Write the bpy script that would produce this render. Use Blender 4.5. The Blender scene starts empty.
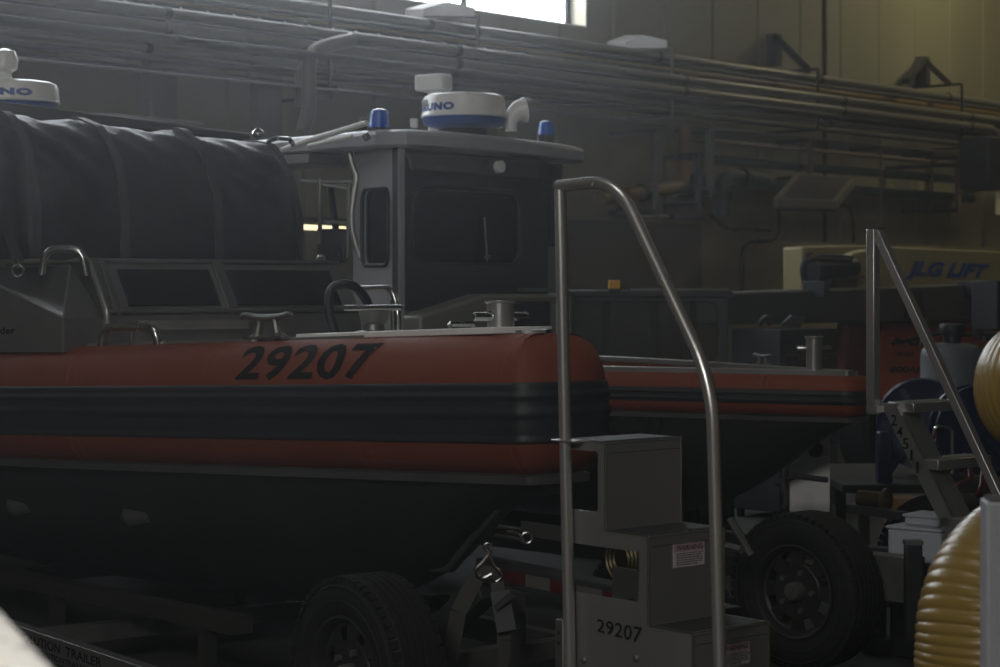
import bpy, bmesh, math, random
from mathutils import Vector, Matrix
from mathutils.bvhtree import BVHTree
random.seed(7)
SC = bpy.context.scene
COL = SC.collection
PI = math.pi
EYE, HOR, F = 1.75, 288.0, 2000.0

def V(*a): return Vector(a)
def at(px, py, Z):
    """a point seen at a given place of the frame, at its real distance Z"""
    return Vector(((px - 500) / F * Z, Z, EYE - (py - HOR) * Z / F))
def ln(s): return math.radians(s)

# ------------------------------------------------------------------ materials
MATS = {}
def mat(name, col, rough=.5, metal=0.0, var=.15, scale=6, bump=0.0, bscale=60, emit=0, alpha=None, stretch=(1, 1, 1), spec=.5, rvar=.12, coat=0):
    if name in MATS: return MATS[name]
    m = bpy.data.materials.new(name); m.use_nodes = True
    nt = m.node_tree; N = nt.nodes; L = nt.links
    b = N['Principled BSDF']
    tc = N.new('ShaderNodeTexCoord'); mp = N.new('ShaderNodeMapping'); mp.inputs['Scale'].default_value = stretch
    L.new(tc.outputs['Object'], mp.inputs['Vector'])
    no = N.new('ShaderNodeTexNoise'); no.inputs['Scale'].default_value = scale; no.inputs['Detail'].default_value = 6
    L.new(mp.outputs['Vector'], no.inputs['Vector'])
    mx = N.new('ShaderNodeMix'); mx.data_type = 'RGBA'
    mx.inputs[6].default_value = (*[c * (1 - var) for c in col], 1)
    mx.inputs[7].default_value = (*[min(1, c * (1 + var)) for c in col], 1)
    L.new(no.outputs['Fac'], mx.inputs[0]); L.new(mx.outputs[2], b.inputs['Base Color'])
    mr = N.new('ShaderNodeMapRange'); mr.inputs[3].default_value = max(.02, rough - rvar); mr.inputs[4].default_value = min(1, rough + rvar)
    L.new(no.outputs['Fac'], mr.inputs[0]); L.new(mr.outputs[0], b.inputs['Roughness'])
    b.inputs['Metallic'].default_value = metal
    b.inputs['Specular IOR Level'].default_value = spec
    b.inputs['Coat Weight'].default_value = coat
    if bump:
        n2 = N.new('ShaderNodeTexNoise'); n2.inputs['Scale'].default_value = bscale; n2.inputs['Detail'].default_value = 4
        L.new(mp.outputs['Vector'], n2.inputs['Vector'])
        bp = N.new('ShaderNodeBump'); bp.inputs['Strength'].default_value = bump; bp.inputs['Distance'].default_value = .02
        L.new(n2.outputs['Fac'], bp.inputs['Height']); L.new(bp.outputs[0], b.inputs['Normal'])
    if emit:
        b.inputs['Emission Color'].default_value = (*col, 1); b.inputs['Emission Strength'].default_value = emit
    MATS[name] = m
    return m

def wall_mat(name, col, pitch):
    """painted sheet wall with vertical ribs"""
    m = mat(name, col, .7, 0, .22, .8, .15, 8, stretch=(1, 1, .3))
    nt = m.node_tree; N = nt.nodes; L = nt.links
    b = N['Principled BSDF']
    tc = N.new('ShaderNodeTexCoord')
    w = N.new('ShaderNodeTexWave'); w.wave_type = 'BANDS'; w.bands_direction = 'X'; w.wave_profile = 'SAW'
    w.inputs['Scale'].default_value = .314 / pitch
    L.new(tc.outputs['Object'], w.inputs['Vector'])
    r = N.new('ShaderNodeValToRGB'); r.color_ramp.elements[0].position = .0; r.color_ramp.elements[0].color = (0, 0, 0, 1)
    r.color_ramp.elements[1].position = .06; r.color_ramp.elements[1].color = (1, 1, 1, 1)
    L.new(w.outputs['Fac'], r.inputs[0])
    bp = N.new('ShaderNodeBump'); bp.inputs['Strength'].default_value = .9; bp.inputs['Distance'].default_value = .03
    L.new(r.outputs[0], bp.inputs['Height']); L.new(bp.outputs[0], b.inputs['Normal'])
    return m

M_RED = mat('collar_red', (.20, .046, .020), .66, 0, .12, 5, .05, 90, spec=.3)
M_BLK = mat('rubber_black', (.017, .018, .021), .5, 0, .25, 12, .06, 120)
M_NUM = mat('number_black', (.008, .008, .009), .85, spec=.15)
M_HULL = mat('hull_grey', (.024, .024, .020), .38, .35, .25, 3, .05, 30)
M_ALU = mat('brushed_aluminium', (.42, .415, .395), .33, .75, .18, 5, .04, 160, stretch=(1, 1, .12))
M_ALUD = mat('dull_aluminium', (.24, .24, .23), .48, .85, .25, 4, .05, 60)
M_PLATE = mat('console_aluminium', (.28, .275, .265), .42, .8, .22, 5, .05, 50)
M_RAIL = mat('rail_aluminium', (.62, .61, .58), .30, .8, .08, 5, .03, 160, stretch=(1, 1, .12))
M_STEEL = mat('polished_steel', (.60, .60, .59), .24, 1, .1, 10)
M_WHITE = mat('white_paint', (.84, .84, .81), .30, 0, .08, 6)
M_DECK = mat('deck_paint', (.62, .62, .58), .42, .1, .1, 8)
M_CANVAS = mat('black_canvas', (.013, .014, .020), .48, 0, .3, 3, .35, 9, rvar=.2)
M_DGREY = mat('cabin_grey_paint', (.085, .086, .09), .45, .25, .12, 4)
M_GREYLIT = mat('cabin_grey_lit', (.38, .385, .40), .42, .15, .1, 4)  # cabin grey lightened for the light on the left-facing panel and roof edge
M_DARKG = mat('dark_tinted_glass', (.006, .006, .007), .10, 0, .1, 4)
M_DKPAN = mat('dark_panel', (.030, .031, .033), .6, 0, .2, 5)
M_TIRE = mat('tire_rubber', (.006, .006, .0065), .75, 0, .25, 10, .15, 80)
M_RIM = mat('rim_steel', (.028, .028, .027), .5, .2, .2, 9)
M_GALV = mat('galvanised_steel', (.16, .16, .155), .55, .6, .3, 10)
M_BLUE = mat('beacon_blue', (.02, .13, .62), .25, 0, .1, 10)
M_BLUED = mat('reel_blue', (.009, .014, .05), .4, 0, .2, 6)
M_BLUET = mat('lettering_blue', (.03, .09, .34), .5)
M_HOSE = mat('hose_yellow', (.30, .20, .052), .32, 0, .12, 12, .05, 60)
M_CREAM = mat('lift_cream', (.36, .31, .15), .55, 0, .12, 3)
M_OLIVE = mat('lift_olive_shaded', (.055, .055, .045), .6, 0, .15, 3)  # shade on the lower boom is put into this dark olive
M_ORANGE = mat('lift_orange', (.52, .12, .05), .5, 0, .15, 4)
M_DKRED = mat('lift_dark_red', (.12, .022, .015), .6, 0, .15, 4)
M_TANK = mat('tank_grey', (.13, .14, .15), .55, .1, .18, 7, .1, 40)
M_PIPE = mat('pipe_painted', (.12, .115, .092), .34, .1, .10, 2, rvar=.03, spec=.3)
M_PIPED = mat('pipe_dark', (.030, .030, .028), .55, 0, .10, 2, rvar=.03, spec=.15)
M_PIPEG = mat('pipe_green', (.03, .06, .05), .55, 0, .2, 5)
M_PIPEY = mat('pipe_yellow', (.15, .095, .02), .5, 0, .2, 5)
M_PIPER = mat('pipe_tan', (.14, .11, .075), .6, 0, .2, 5)
M_AMBER = mat('amber_lens', (.80, .42, .03), .3, 0, .1, 8)
M_TAPEW = mat('tape_white', (.12, .115, .105), .4, 0, .1, 20)
M_TAPER = mat('tape_red', (.09, .012, .01), .4, 0, .1, 20)
M_STRAP = mat('strap_grey', (.05, .048, .044), .8, 0, .2, 60)
M_STRAPB = mat('strap_black', (.025, .025, .027), .8, 0, .2, 60)
M_LABEL = mat('label_white', (.62, .58, .57), .5, 0, .06, 30)
M_LABELR = mat('label_header', (.50, .34, .36), .5, 0, .06, 30)
M_BRASS = mat('brass', (.13, .105, .055), .45, .8, .15, 10)
M_REDH = mat('hose_red', (.10, .012, .009), .45, 0, .1, 10)
M_WOOD = mat('plank_wood', (.025, .023, .02), .7, 0, .3, 6, stretch=(.2, 3, 3))
M_BOXW = mat('box_white', (.50, .52, .56), .55, 0, .08, 6)
M_LENS = mat('clear_lens', (.75, .75, .72), .15, 0, .05, 10)
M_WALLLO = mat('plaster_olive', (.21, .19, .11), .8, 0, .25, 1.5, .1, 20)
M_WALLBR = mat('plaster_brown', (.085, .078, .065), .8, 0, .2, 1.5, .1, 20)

def chip_mat():
    m = mat('chipped_white_paint', (.86, .81, .73), .6, 0, .1, 9)
    nt = m.node_tree; N = nt.nodes; L = nt.links; b = N['Principled BSDF']
    old = b.inputs['Base Color'].links[0].from_socket
    tc = N.new('ShaderNodeTexCoord')
    n = N.new('ShaderNodeTexNoise'); n.inputs['Scale'].default_value = 26; n.inputs['Detail'].default_value = 5
    L.new(tc.outputs['Object'], n.inputs['Vector'])
    r = N.new('ShaderNodeValToRGB'); r.color_ramp.elements[0].position = .56; r.color_ramp.elements[0].color = (0, 0, 0, 1)
    r.color_ramp.elements[1].position = .63; r.color_ramp.elements[1].color = (1, 1, 1, 1)
    L.new(n.outputs['Fac'], r.inputs[0])
    mx = N.new('ShaderNodeMix'); mx.data_type = 'RGBA'; mx.inputs[7].default_value = (.12, .09, .07, 1)
    L.new(r.outputs[0], mx.inputs[0]); L.new(old, mx.inputs[6]); L.new(mx.outputs[2], b.inputs['Base Color'])
    return m
M_CHIP = chip_mat()

def floor_mat():
    m = mat('concrete_floor', (.075, .075, .072), .8, 0, .3, 1.2, .1, 25, spec=.15)
    return m

# ------------------------------------------------------------------ mesh builder
MW = {}
class MB:
    def __init__(s, M=None):
        s.v, s.f, s.M = [], [], (M or Matrix.Identity(4))
    def add(s, vs, fs):
        b = len(s.v); s.v += [s.M @ Vector(p) for p in vs]; s.f += [tuple(b + i for i in f) for f in fs]; return s
    def hexa(s, lo, hi):
        return s.add(list(lo) + list(hi), [(3, 2, 1, 0), (4, 5, 6, 7), (0, 1, 5, 4), (1, 2, 6, 5), (2, 3, 7, 6), (3, 0, 4, 7)])
    def box(s, c, d, R=None):
        c = Vector(c); x, y, z = [a / 2 for a in d]
        R = R or Matrix.Identity(3)
        P = [c + R @ Vector(p) for p in ((-x, -y, -z), (x, -y, -z), (x, y, -z), (-x, y, -z), (-x, -y, z), (x, -y, z), (x, y, z), (-x, y, z))]
        return s.hexa(P[:4], P[4:])
    def bar(s, p, q, w, h, up=(0, 0, 1)):
        p, q = Vector(p), Vector(q); d = (q - p).normalized(); u = Vector(up)
        if abs(d.dot(u)) > .98: u = Vector((0, 1, 0))
        sd = d.cross(u).normalized() * w / 2; uu = sd.cross(d).normalized() * h / 2
        return s.hexa([p - sd - uu, p + sd - uu, p + sd + uu, p - sd + uu], [q - sd - uu, q + sd - uu, q + sd + uu, q - sd + uu])
    def prism(s, pts, vec):
        pts = [Vector(p) for p in pts]; vec = Vector(vec); n = len(pts)
        fs = [tuple(range(n))[::-1], tuple(range(n, 2 * n))] + [(i, (i + 1) % n, n + (i + 1) % n, n + i) for i in range(n)]
        return s.add(pts + [p + vec for p in pts], fs)
    def grid(s, rows, cu=False, cv=False, caps=False):
        n, m = len(rows), len(rows[0]); fs = []
        for i in range(n if cu else n - 1):
            for j in range(m if cv else m - 1):
                a, b = i, (i + 1) % n; c, d = j, (j + 1) % m
                fs.append((a * m + c, a * m + d, b * m + d, b * m + c))
        if caps: fs += [tuple(range(m))[::-1], tuple(range((n - 1) * m, n * m))]
        return s.add([p for r in rows for p in r], fs)
    def tube(s, pts, r, n=10, caps=True, closed=False):
        pts = [Vector(p) for p in pts]; k = len(pts)
        rr = r if isinstance(r, (list, tuple)) else [r] * k
        T = []
        for i in range(k):
            a = pts[i - 1] if (i or closed) else pts[0]; b = pts[(i + 1) % k] if (i < k - 1 or closed) else pts[-1]
            T.append((b - a).normalized())
        u = Vector((0, 0, 1)) if abs(T[0].z) < .9 else Vector((1, 0, 0))
        u = (u - T[0] * u.dot(T[0])).normalized(); rows = []
        for i in range(k):
            u = (u - T[i] * u.dot(T[i])).normalized(); w = T[i].cross(u)
            rows.append([pts[i] + (u * math.cos(2 * PI * j / n) + w * math.sin(2 * PI * j / n)) * rr[i] for j in range(n)])
        return s.grid(rows, cu=closed, cv=True, caps=caps and not closed)
    def cyl(s, p, q, r, r2=None, n=20):
        return s.tube([p, q], [r, r if r2 is None else r2], n)
    def lathe(s, prof, c, axis, n=40, close=False):
        c = Vector(c); R = Vector(axis).to_track_quat('Z', 'Y').to_matrix()
        rows = [[c + R @ Vector((r * math.cos(2 * PI * j / n), r * math.sin(2 * PI * j / n), z)) for j in range(n)] for r, z in prof]
        return s.grid(rows, cu=close, cv=True, caps=not close)
    def pieces(s):
        par = list(range(len(s.v)))
        def fd(i):
            while par[i] != i: par[i] = par[par[i]]; i = par[i]
            return i
        for f in s.f:
            a = fd(f[0])
            for i in f[1:]: par[fd(i)] = a
        grp = {}
        for f in s.f: grp.setdefault(fd(f[0]), []).append(f)
        out = []
        for fs in grp.values():
            ids = sorted({i for f in fs for i in f}); mp = {i: k for k, i in enumerate(ids)}
            q = MB(); q.v = [s.v[i] for i in ids]; q.f = [tuple(mp[i] for i in f) for f in fs]; out.append(q)
        return out
    def each(s, name, m, parent, **k):
        """every separate piece becomes a part of its own"""
        o = None
        for q in s.pieces(): o = q.build(name, m, parent, **k)
        return o
    def build(s, name, m, parent=None, bevel=0.0, smooth=True, ang=35, label=None, seg=2):
        me = bpy.data.meshes.new(name)
        P = MW[parent.name] if parent is not None else Matrix.Identity(4)
        inv = P.inverted()
        o = bpy.data.objects.new(name, me); COL.objects.link(o)
        if parent is None:
            lo = Vector([min(v[i] for v in s.v) for i in range(3)]); hi = Vector([max(v[i] for v in s.v) for i in range(3)])
            loc = Vector(((lo.x + hi.x) / 2, (lo.y + hi.y) / 2, lo.z)); o.location = loc
            inv = Matrix.Translation(-loc); MW[o.name] = Matrix.Translation(loc)
        else:
            o.parent = parent; MW[o.name] = P
        me.from_pydata([inv @ v for v in s.v], [], s.f)
        bm = bmesh.new(); bm.from_mesh(me)
        bmesh.ops.remove_doubles(bm, verts=bm.verts, dist=1e-6)
        bmesh.ops.recalc_face_normals(bm, faces=bm.faces); bm.to_mesh(me); bm.free()
        me.materials.append(m)
        if smooth:
            for p in me.polygons: p.use_smooth = True
            me.set_sharp_from_angle(angle=ln(ang))
        if bevel:
            md = o.modifiers.new('bevel', 'BEVEL'); md.width = bevel; md.segments = seg; md.limit_method = 'ANGLE'; md.angle_limit = ln(40); md.harden_normals = False
        if label: o['label'] = label
        return o

def smooth_path(pts, n=8):
    pts = [Vector(p) for p in pts]; out = []
    for i in range(len(pts) - 1):
        p0 = pts[max(i - 1, 0)]; p1 = pts[i]; p2 = pts[i + 1]; p3 = pts[min(i + 2, len(pts) - 1)]
        for k in range(n):
            t = k / n
            out.append(.5 * ((2 * p1) + (p2 - p0) * t + (2 * p0 - 5 * p1 + 4 * p2 - p3) * t * t + (3 * p1 - p0 - 3 * p2 + p3) * t ** 3))
    return out + [pts[-1]]
def bend(pts, r, n=8):
    """polyline with its corners rounded"""
    pts = [Vector(p) for p in pts]; out = [pts[0]]
    for i in range(1, len(pts) - 1):
        a = (pts[i - 1] - pts[i]); b = (pts[i + 1] - pts[i]); d = min(r, a.length * .49, b.length * .49)
        p, q = pts[i] + a.normalized() * d, pts[i] + b.normalized() * d
        for k in range(n + 1):
            t = k / n; out.append(p * (1 - t) ** 2 + pts[i] * 2 * t * (1 - t) + q * t * t)
    return out + [pts[-1]]

def thing(name, label, cat, M=None, group=None):
    o = bpy.data.objects.new(name, None); COL.objects.link(o)
    M = M or Matrix.Identity(4)
    o.matrix_world = M; MW[o.name] = M.copy(); o.empty_display_size = .2
    o['label'] = label; o['category'] = cat
    if group: o['group'] = group
    return o
def tag(o, label, cat, group=None):
    o['label'] = label; o['category'] = cat
    if group: o['group'] = group
    return o
def struct(o): o['kind'] = 'structure'; return o

def text_pts(txt, bold=0.0, shear=0.0, spacing=1.0, sub=0.0):
    """outline mesh of a line of lettering scaled to unit height, width returned"""
    cu = bpy.data.curves.new('lettering_curve', 'FONT'); cu.body = txt; cu.offset = bold; cu.shear = shear; cu.space_character = spacing
    cu.resolution_u = 3
    o = bpy.data.objects.new('lettering_tmp', cu); COL.objects.link(o)
    dg = bpy.context.evaluated_depsgraph_get(); me = bpy.data.meshes.new_from_object(o.evaluated_get(dg))
    bm = bmesh.new(); bm.from_mesh(me)
    bmesh.ops.triangulate(bm, faces=bm.faces)
    if sub:
        for _ in range(5):
            es = [e for e in bm.edges if e.calc_length() > sub]
            if not es: break
            bmesh.ops.subdivide_edges(bm, edges=es, cuts=1, use_grid_fill=False)
            bmesh.ops.triangulate(bm, faces=bm.faces)
    vs = [v.co.copy() for v in bm.verts]; bm.verts.index_update(); fs = [tuple(v.index for v in f.verts) for f in bm.faces]
    bm.free(); bpy.data.objects.remove(o); bpy.data.curves.remove(cu)
    x0, x1 = min(v.x for v in vs), max(v.x for v in vs); y0, y1 = min(v.y for v in vs), max(v.y for v in vs)
    h = y1 - y0
    return [((v.x - x0) / (x1 - x0), (v.y - y0) / h) for v in vs], fs, (x1 - x0) / h
def lettering(name, txt, fn, m, parent, bold=0.0, shear=0.0, spacing=1.0, sub=0.0, M=None, both=False):
    """fn maps (u 0..1 across, v 0..1 up) to a point on the surface"""
    uv, fs, asp = text_pts(txt, bold, shear, spacing, sub)
    mb = MB(M); mb.add([fn(u, v) for u, v in uv], fs)
    return mb.build(name, m, parent, smooth=False)
def quadmap(a, b, c, d):
    """a bottom-left, b bottom-right, c top-right, d top-left"""
    a, b, c, d = map(Vector, (a, b, c, d))
    return lambda u, v: (a * (1 - u) + b * u) * (1 - v) + (d * (1 - u) + c * u) * v
def frame(org, fwd):
    """local frame with x along fwd (on the floor), z up"""
    f = Vector((fwd[0], fwd[1], 0)).normalized(); l = Vector((-f.y, f.x, 0))
    M = Matrix.Identity(4)
    for i in range(3): M[i][0] = f[i]; M[i][1] = l[i]; M[i][2] = (0, 0, 1)[i]; M[i][3] = org[i]
    return M

# ================================================================== the room
WD = Vector((.67, .7424, 0)); WN = Vector((.7424, -.67, 0)); W0 = Vector((0, 20.2, 0))
def W(t, d, z): return W0 + WD * t + WN * d + Vector((0, 0, z))
def wp(px, py, off=0.0):
    k = (px - 500) / F
    Z = (.67 * 20.2 - off) / (.67 - .7424 * k)
    return at(px, py, Z)
MROOM = frame(W0, WD)      # x along the back wall, y = -d
def room_box(t0, t1, d0, d1, z0, z1, mb=None):
    mb = mb or MB(MROOM)
    return mb.box(((t0 + t1) / 2, -(d0 + d1) / 2, (z0 + z1) / 2), (t1 - t0, abs(d1 - d0), z1 - z0))
CEIL = 7.4
T0, T1, D1 = -27.0, 24.0, 22.0
def room_part(name, mb, m):
    e = mb.build(name, m); struct(e)
    # wall texture follows the wall: align its own axes with the wall
    inv = MROOM.inverted(); loc = e.location.copy()
    for v in e.data.vertices: v.co = inv @ (v.co + loc)
    e.matrix_world = MROOM; MW[e.name] = MROOM.copy()
    return e
room_part('floor', room_box(T0, T1, -.3, D1, -.2, 0), floor_mat())
room_part('ceiling', room_box(T0, T1, -.3, D1, CEIL, CEIL + .2), mat('ceiling_grey', (.10, .10, .10), .8))
room_part('wall_left', room_box(T0 - .2, T0, -.3, D1, 0, CEIL), mat('wall_side_grey', (.12, .12, .11), .8))
room_part('wall_right', room_box(T1, T1 + .2, -.3, D1, 0, CEIL), mat('wall_side_olive', (.16, .15, .09), .8))
room_part('wall_front', room_box(T0, T1, D1, D1 + .2, 0, CEIL), mat('wall_front_grey', (.10, .10, .10), .8))
SILL, HEAD, WT0, WT1 = 4.51, 6.6, -10.2, 1.378
mb = MB(MROOM)
room_box(T0, T1, -.3, 0, 0, SILL, mb); room_box(T0, T1, -.3, 0, HEAD, CEIL, mb)
room_box(T0, WT0, -.3, 0, SILL, HEAD, mb); room_box(WT1, T1, -.3, 0, SILL, HEAD, mb)
room_part('wall_back', mb, wall_mat('wall_sheet_olive', (.165, .158, .10), .9))
# window: reveal, glazing bars and bright panes
wf = MB(MROOM)
room_box(WT1 - .02, WT1, -.28, -.0, SILL, HEAD, wf); room_box(WT0, WT0 + .02, -.28, 0, SILL, HEAD, wf)
room_box(WT0, WT1, -.28, 0, SILL, SILL + .015, wf); room_box(WT0, WT1, -.28, 0, HEAD - .02, HEAD, wf)
win = wf.build('window_1', mat('window_reveal_cream', (.60, .57, .46), .7, 0, .15, 3)); struct(win)
wb = MB(MROOM)
tt = WT1 - .06
k = 0
while tt > WT0:
    room_box(tt - .03, tt + .03, -.27, -.20, SILL, HEAD, wb); tt -= 1.62; k += 1
room_box(WT0, WT1, -.27, -.20, SILL + .015, SILL + .05, wb); room_box(WT0, WT1, -.27, -.20, HEAD - .1, HEAD - .02, wb)
wb.build('window_bars', M_PIPED, win)
wg = MB(MROOM); room_box(WT0, WT1, -.245, -.235, SILL + .02, HEAD - .03, wg)
wg.build('window_panes', mat('daylit_pane', (.88, .94, 1.0), .3, 0, .02, .5, emit=6.5), win)
# lower masonry of the back wall, brown to the left and olive to the right
def tk(px, off=0): return (wp(px, 300, off) - W0).dot(WD)
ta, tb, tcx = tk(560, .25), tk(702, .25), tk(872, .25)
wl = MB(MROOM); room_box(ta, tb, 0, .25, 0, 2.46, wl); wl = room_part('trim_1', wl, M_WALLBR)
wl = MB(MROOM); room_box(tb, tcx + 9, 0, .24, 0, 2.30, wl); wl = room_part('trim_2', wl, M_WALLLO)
wc = MB(MROOM)
for px in (155, 262): t = tk(px); room_box(t - .14, t + .14, 0, .12, 0, 4.45, wc)
room_part('trim_3', wc, mat('column_grey', (.10, .10, .10), .7))
wc = MB(MROOM); t = tk(824); room_box(t - .025, t + .025, 0, .03, 2.3, CEIL, wc)
room_part('trim_4', wc, M_PIPED)

# ------------------------------------------------------------------ pipework on the back wall
PG = 'pipes along the back wall'
def wall_pipe(px, py, r, off, m, label, t0=-13.0, t1=13.5, endpx=None, end=None, name='overhead_pipe', clamps=True):
    p = wp(px, py, off); z = p.z
    a = W(t0, off, z); b = W(tk(endpx, off) if endpx else t1, off, z)
    pts = [a, b]
    if end: pts = bend([a, b] + [b + e for e in end], .25)
    rt = thing(name, label, 'pipe', Matrix.Translation(a), PG)
    mb = MB(); mb.tube(pts, r, 14); mb.build('pipe_run', m, rt)
    if clamps:
        mb = MB()
        for i, t in enumerate((-8.5, -5.0, -1.6, 1.9, 5.0, 8.0)):
            if t0 < t < (tk(endpx, off) if endpx else t1):
                c = W(t + .13 * (r * 40 % 1), off, z); mb.cyl(c - WD * .03, c + WD * .03, r * 1.12, n=14)
        if mb.v: mb.each('pipe_coupling', M_PIPED, rt)
    return rt
wall_pipe(740, 68, .050, .55, M_PIPE, 'topmost thick grey pipe of the wall bundle, just below the window')
wall_pipe(740, 75, .022, .40, M_PIPED, 'thin dark conduit just under the topmost wall pipe')
wall_pipe(740, 87, .048, .80, M_PIPE, 'upper of the two thick grey wall pipes that elbow down together', endpx=984, end=[WD * .62, WD * .62 + V(0, 0, -.6)])
wall_pipe(740, 98, .048, .80, M_PIPE, 'lower of the two thick grey wall pipes that elbow down together', endpx=979, end=[WD * .50, WD * .50 + V(0, 0, -.55)])
wall_pipe(740, 107, .026, .65, M_PIPED, 'slim dark pipe below the two thick pipes that bend down')
wall_pipe(740, 114, .034, .66, M_PIPE, 'lowest grey pipe of the main wall bundle')
wall_pipe(740, 121, .030, .45, M_PIPED, 'dark pipe tucked beneath the main wall bundle')
wall_pipe(740, 94, .030, .30, M_PIPED, 'dark pipe close to the wall behind the two thick pipes')
wall_pipe(740, 80, .060, .20, M_PIPEY, 'yellow pipe hard against the wall behind the grey bundle', clamps=False)
wall_pipe(560, 84, .030, 1.10, M_PIPED, 'dark pipe crossing behind the rooftop radar, third below the window', t1=4.5)
wall_pipe(740, 144, .026, .35, M_PIPER, 'tan pipe running below the sagging cable', t0=2.6, t1=8.6)
wall_pipe(380, 66, .028, .50, M_PIPED, 'dark pipe above the canvas cover, just below the main bundle', t1=0.5)
wall_pipe(300, 84, .022, .35, M_PIPED, 'lowest dark conduit above the canvas cover', t1=-2.6)
wall_pipe(740, 162, .055, .22, M_PIPEG, 'upper green insulated pipe on the lower wall', t0=3.4, t1=9.0)
wall_pipe(740, 183, .060, .24, M_PIPEG, 'lower green insulated pipe on the lower wall', t0=2.9, t1=9.2)
# cable tray of thin ribs
rt = thing('cable_tray', 'ribbed cable tray running along the wall under the window', 'cable tray', Matrix.Translation(W(-2, .3, 4)))
mb = MB(); z = wp(560, 57, .3).z
for i in range(5): mb.bar(W(-6, .3 + .05 * i, z - .035 * i), W(2.6, .3 + .05 * i, z - .035 * i), .03, .014)
mb.each('tray_rail', M_PIPED, rt)
mb = MB()
for i in range(30): mb.bar(W(-5.8 + .29 * i, .28, z + .01), W(-5.8 + .29 * i, .54, z - .16), .03, .012)
mb.each('tray_rung', M_GALV, rt)
# sagging thin cable
mb = MB(); pts = [W(t, .9, 0) for t in range(-12, 13)]
zs = wp(740, 131, .9).z
pts = [wp(px, 288 - (288 - 131) * (2300 - px) / 1560 + (3 if 640 < px < 690 else 0), .92) for px in range(-200, 1100, 50)]
mb.tube(smooth_path(pts, 4), .011, 6)
tag(mb.build('wall_cable', M_PIPE), 'thin pale cable sagging along the wall below the pipe bundle', 'cable')
# pipe hangers
def hanger(px, y0, y1, label, m=M_PIPED, w=.03):
    rt = thing('pipe_hanger', label, 'bracket', Matrix.Translation(wp(px, y1, .6)), 'pipe hangers on the back wall')
    mb = MB(); a, b = wp(px, y0, .73), wp(px, y1, .73); mb.bar(a, b, w, w, up=WD); mb.build('hanger_post', m, rt, bevel=.006)
    mb = MB()
    for f in (0, 1): c = a.lerp(b, f); mb.bar(c - WN * .72, c, .04, .03)
    mb.each('hanger_arm', m, rt)
hanger(672, 48, 116, 'pipe hanger with a pale cap above the handrail', M_GALV)
hanger(818, 69, 130, 'pipe hanger above the louvered lamp')
hanger(962, 84, 148, 'pipe hanger nearest the pipe elbows')
hanger(478, 16, 61, 'pipe hanger behind the roof camera', M_PIPED)
hanger(330, -6, 97, 'pipe hanger behind the folded antennas', M_PIPED)
def wall_post(px, y0, y1, w, m, label, cat='pipe', name='vertical_pipe', off=.45, square=True):
    rt = thing(name, label, cat, Matrix.Translation(wp(px, y1, off)))
    a, b = wp(px, y0, off), wp(px, y1, off); mb = MB()
    (mb.bar(a, b, w, w, up=WD) if square else mb.cyl(a, b, w / 2)); mb.build('pipe_shaft', m, rt, bevel=.008 if square else 0)
    mb = MB()
    for c in (a.lerp(b, .06), a.lerp(b, .94)): mb.bar(c - WN * (off - .01), c + WN * .02, w * 1.5, .05)
    mb.each('pipe_bracket', M_PIPED, rt)
    return rt
wall_post(710, 125, 197, .075, M_WHITE if False else mat('post_pale', (.20, .20, .19), .5, .2), 'pale vertical post hanging below the pipes beside the green riser')
wall_post(656, 126, 217, .05, M_GALV, 'slim grey post reaching the brown wall ledge', off=.62)
wall_post(810, 138, 180, .06, M_PIPER, 'tan post carrying the louvered lamp')
wall_post(881, 140, 262, .03, M_PIPE, 'thin conduit dropping behind the far handrail', square=False)
wall_post(958, 154, 214, .06, M_PIPER, 'tan post beside the black wall box')
wall_post(932, 151, 214, .035, M_PIPED, 'dark vertical conduit next to the tan post near the black wall box', square=False)
wall_post(699, 152, 208, .09, M_PIPEG, 'dark green vertical riser next to the yellow pipe', square=False)
def wall_run(name, pts, r, m, label, off=.45, cat='pipe', rb=.2):
    P = [wp(x, y, off) for x, y in pts]
    rt = thing(name, label, cat, Matrix.Translation(P[-1])); mb = MB(); mb.tube(bend(P, rb), r, 12); mb.build('pipe_run', m, rt)
    mb = MB()
    for i in range(len(P) - 1):
        c = P[i].lerp(P[i + 1], .5); d = (P[i + 1] - P[i]).normalized(); mb.cyl(c - d * .04, c + d * .04, r * 1.3)
    mb.each('pipe_coupling', M_PIPED, rt)
wall_run('bent_pipe', [(684, 128), (684, 186), (600, 199)], .075, M_PIPEY, 'yellow pipe dropping then turning left on the lower wall')
wall_run('bent_pipe', [(764, 180), (722, 176), (722, 216)], .085, M_PIPEG, 'green pipe with an elbow turning down right of the pale post', off=.64)
wall_run('bent_conduit', [(779, 200), (779, 240), (742, 242), (742, 300)], .022, M_PIPED, 'dark conduit stepping down over the olive wall', off=.3)
wall_run('bent_conduit', [(712, 216), (728, 230), (744, 228), (770, 230)], .022, M_PIPED, 'dark conduit kinking below the green elbow', off=.33)
wall_run('bent_conduit', [(640, 217), (700, 217)], .022, M_GALV, 'grey conduit along the ledge of the brown wall', off=.35)
wall_run('bent_conduit', [(830, 203), (852, 206), (854, 242)], .02, M_PIPED, 'dark conduit dropping from the louvered lamp', off=.35)
# big vent pipes on the left
mb = MB(); P = [wp(352, 40, .96), wp(332, 44, .96), wp(309, 52, .95), wp(309, 112, .95), wp(303, 132, .95)]
tag(mb.tube(bend(P, .35), .062, 18).build('vent_pipe', M_PIPE), 'fat pale vent pipe with an elbow behind the canvas cover', 'pipe')
mb = MB(); P = [wp(299, 72, .8), wp(299, 106, .8)]
tag(mb.tube(bend([wp(304, 66, .8), wp(299, 72, .8), P[1]], .05), .035, 14).build('vent_pipe', M_PIPE), 'short vent pipe stub beside the fat vent pipe', 'pipe')
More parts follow.
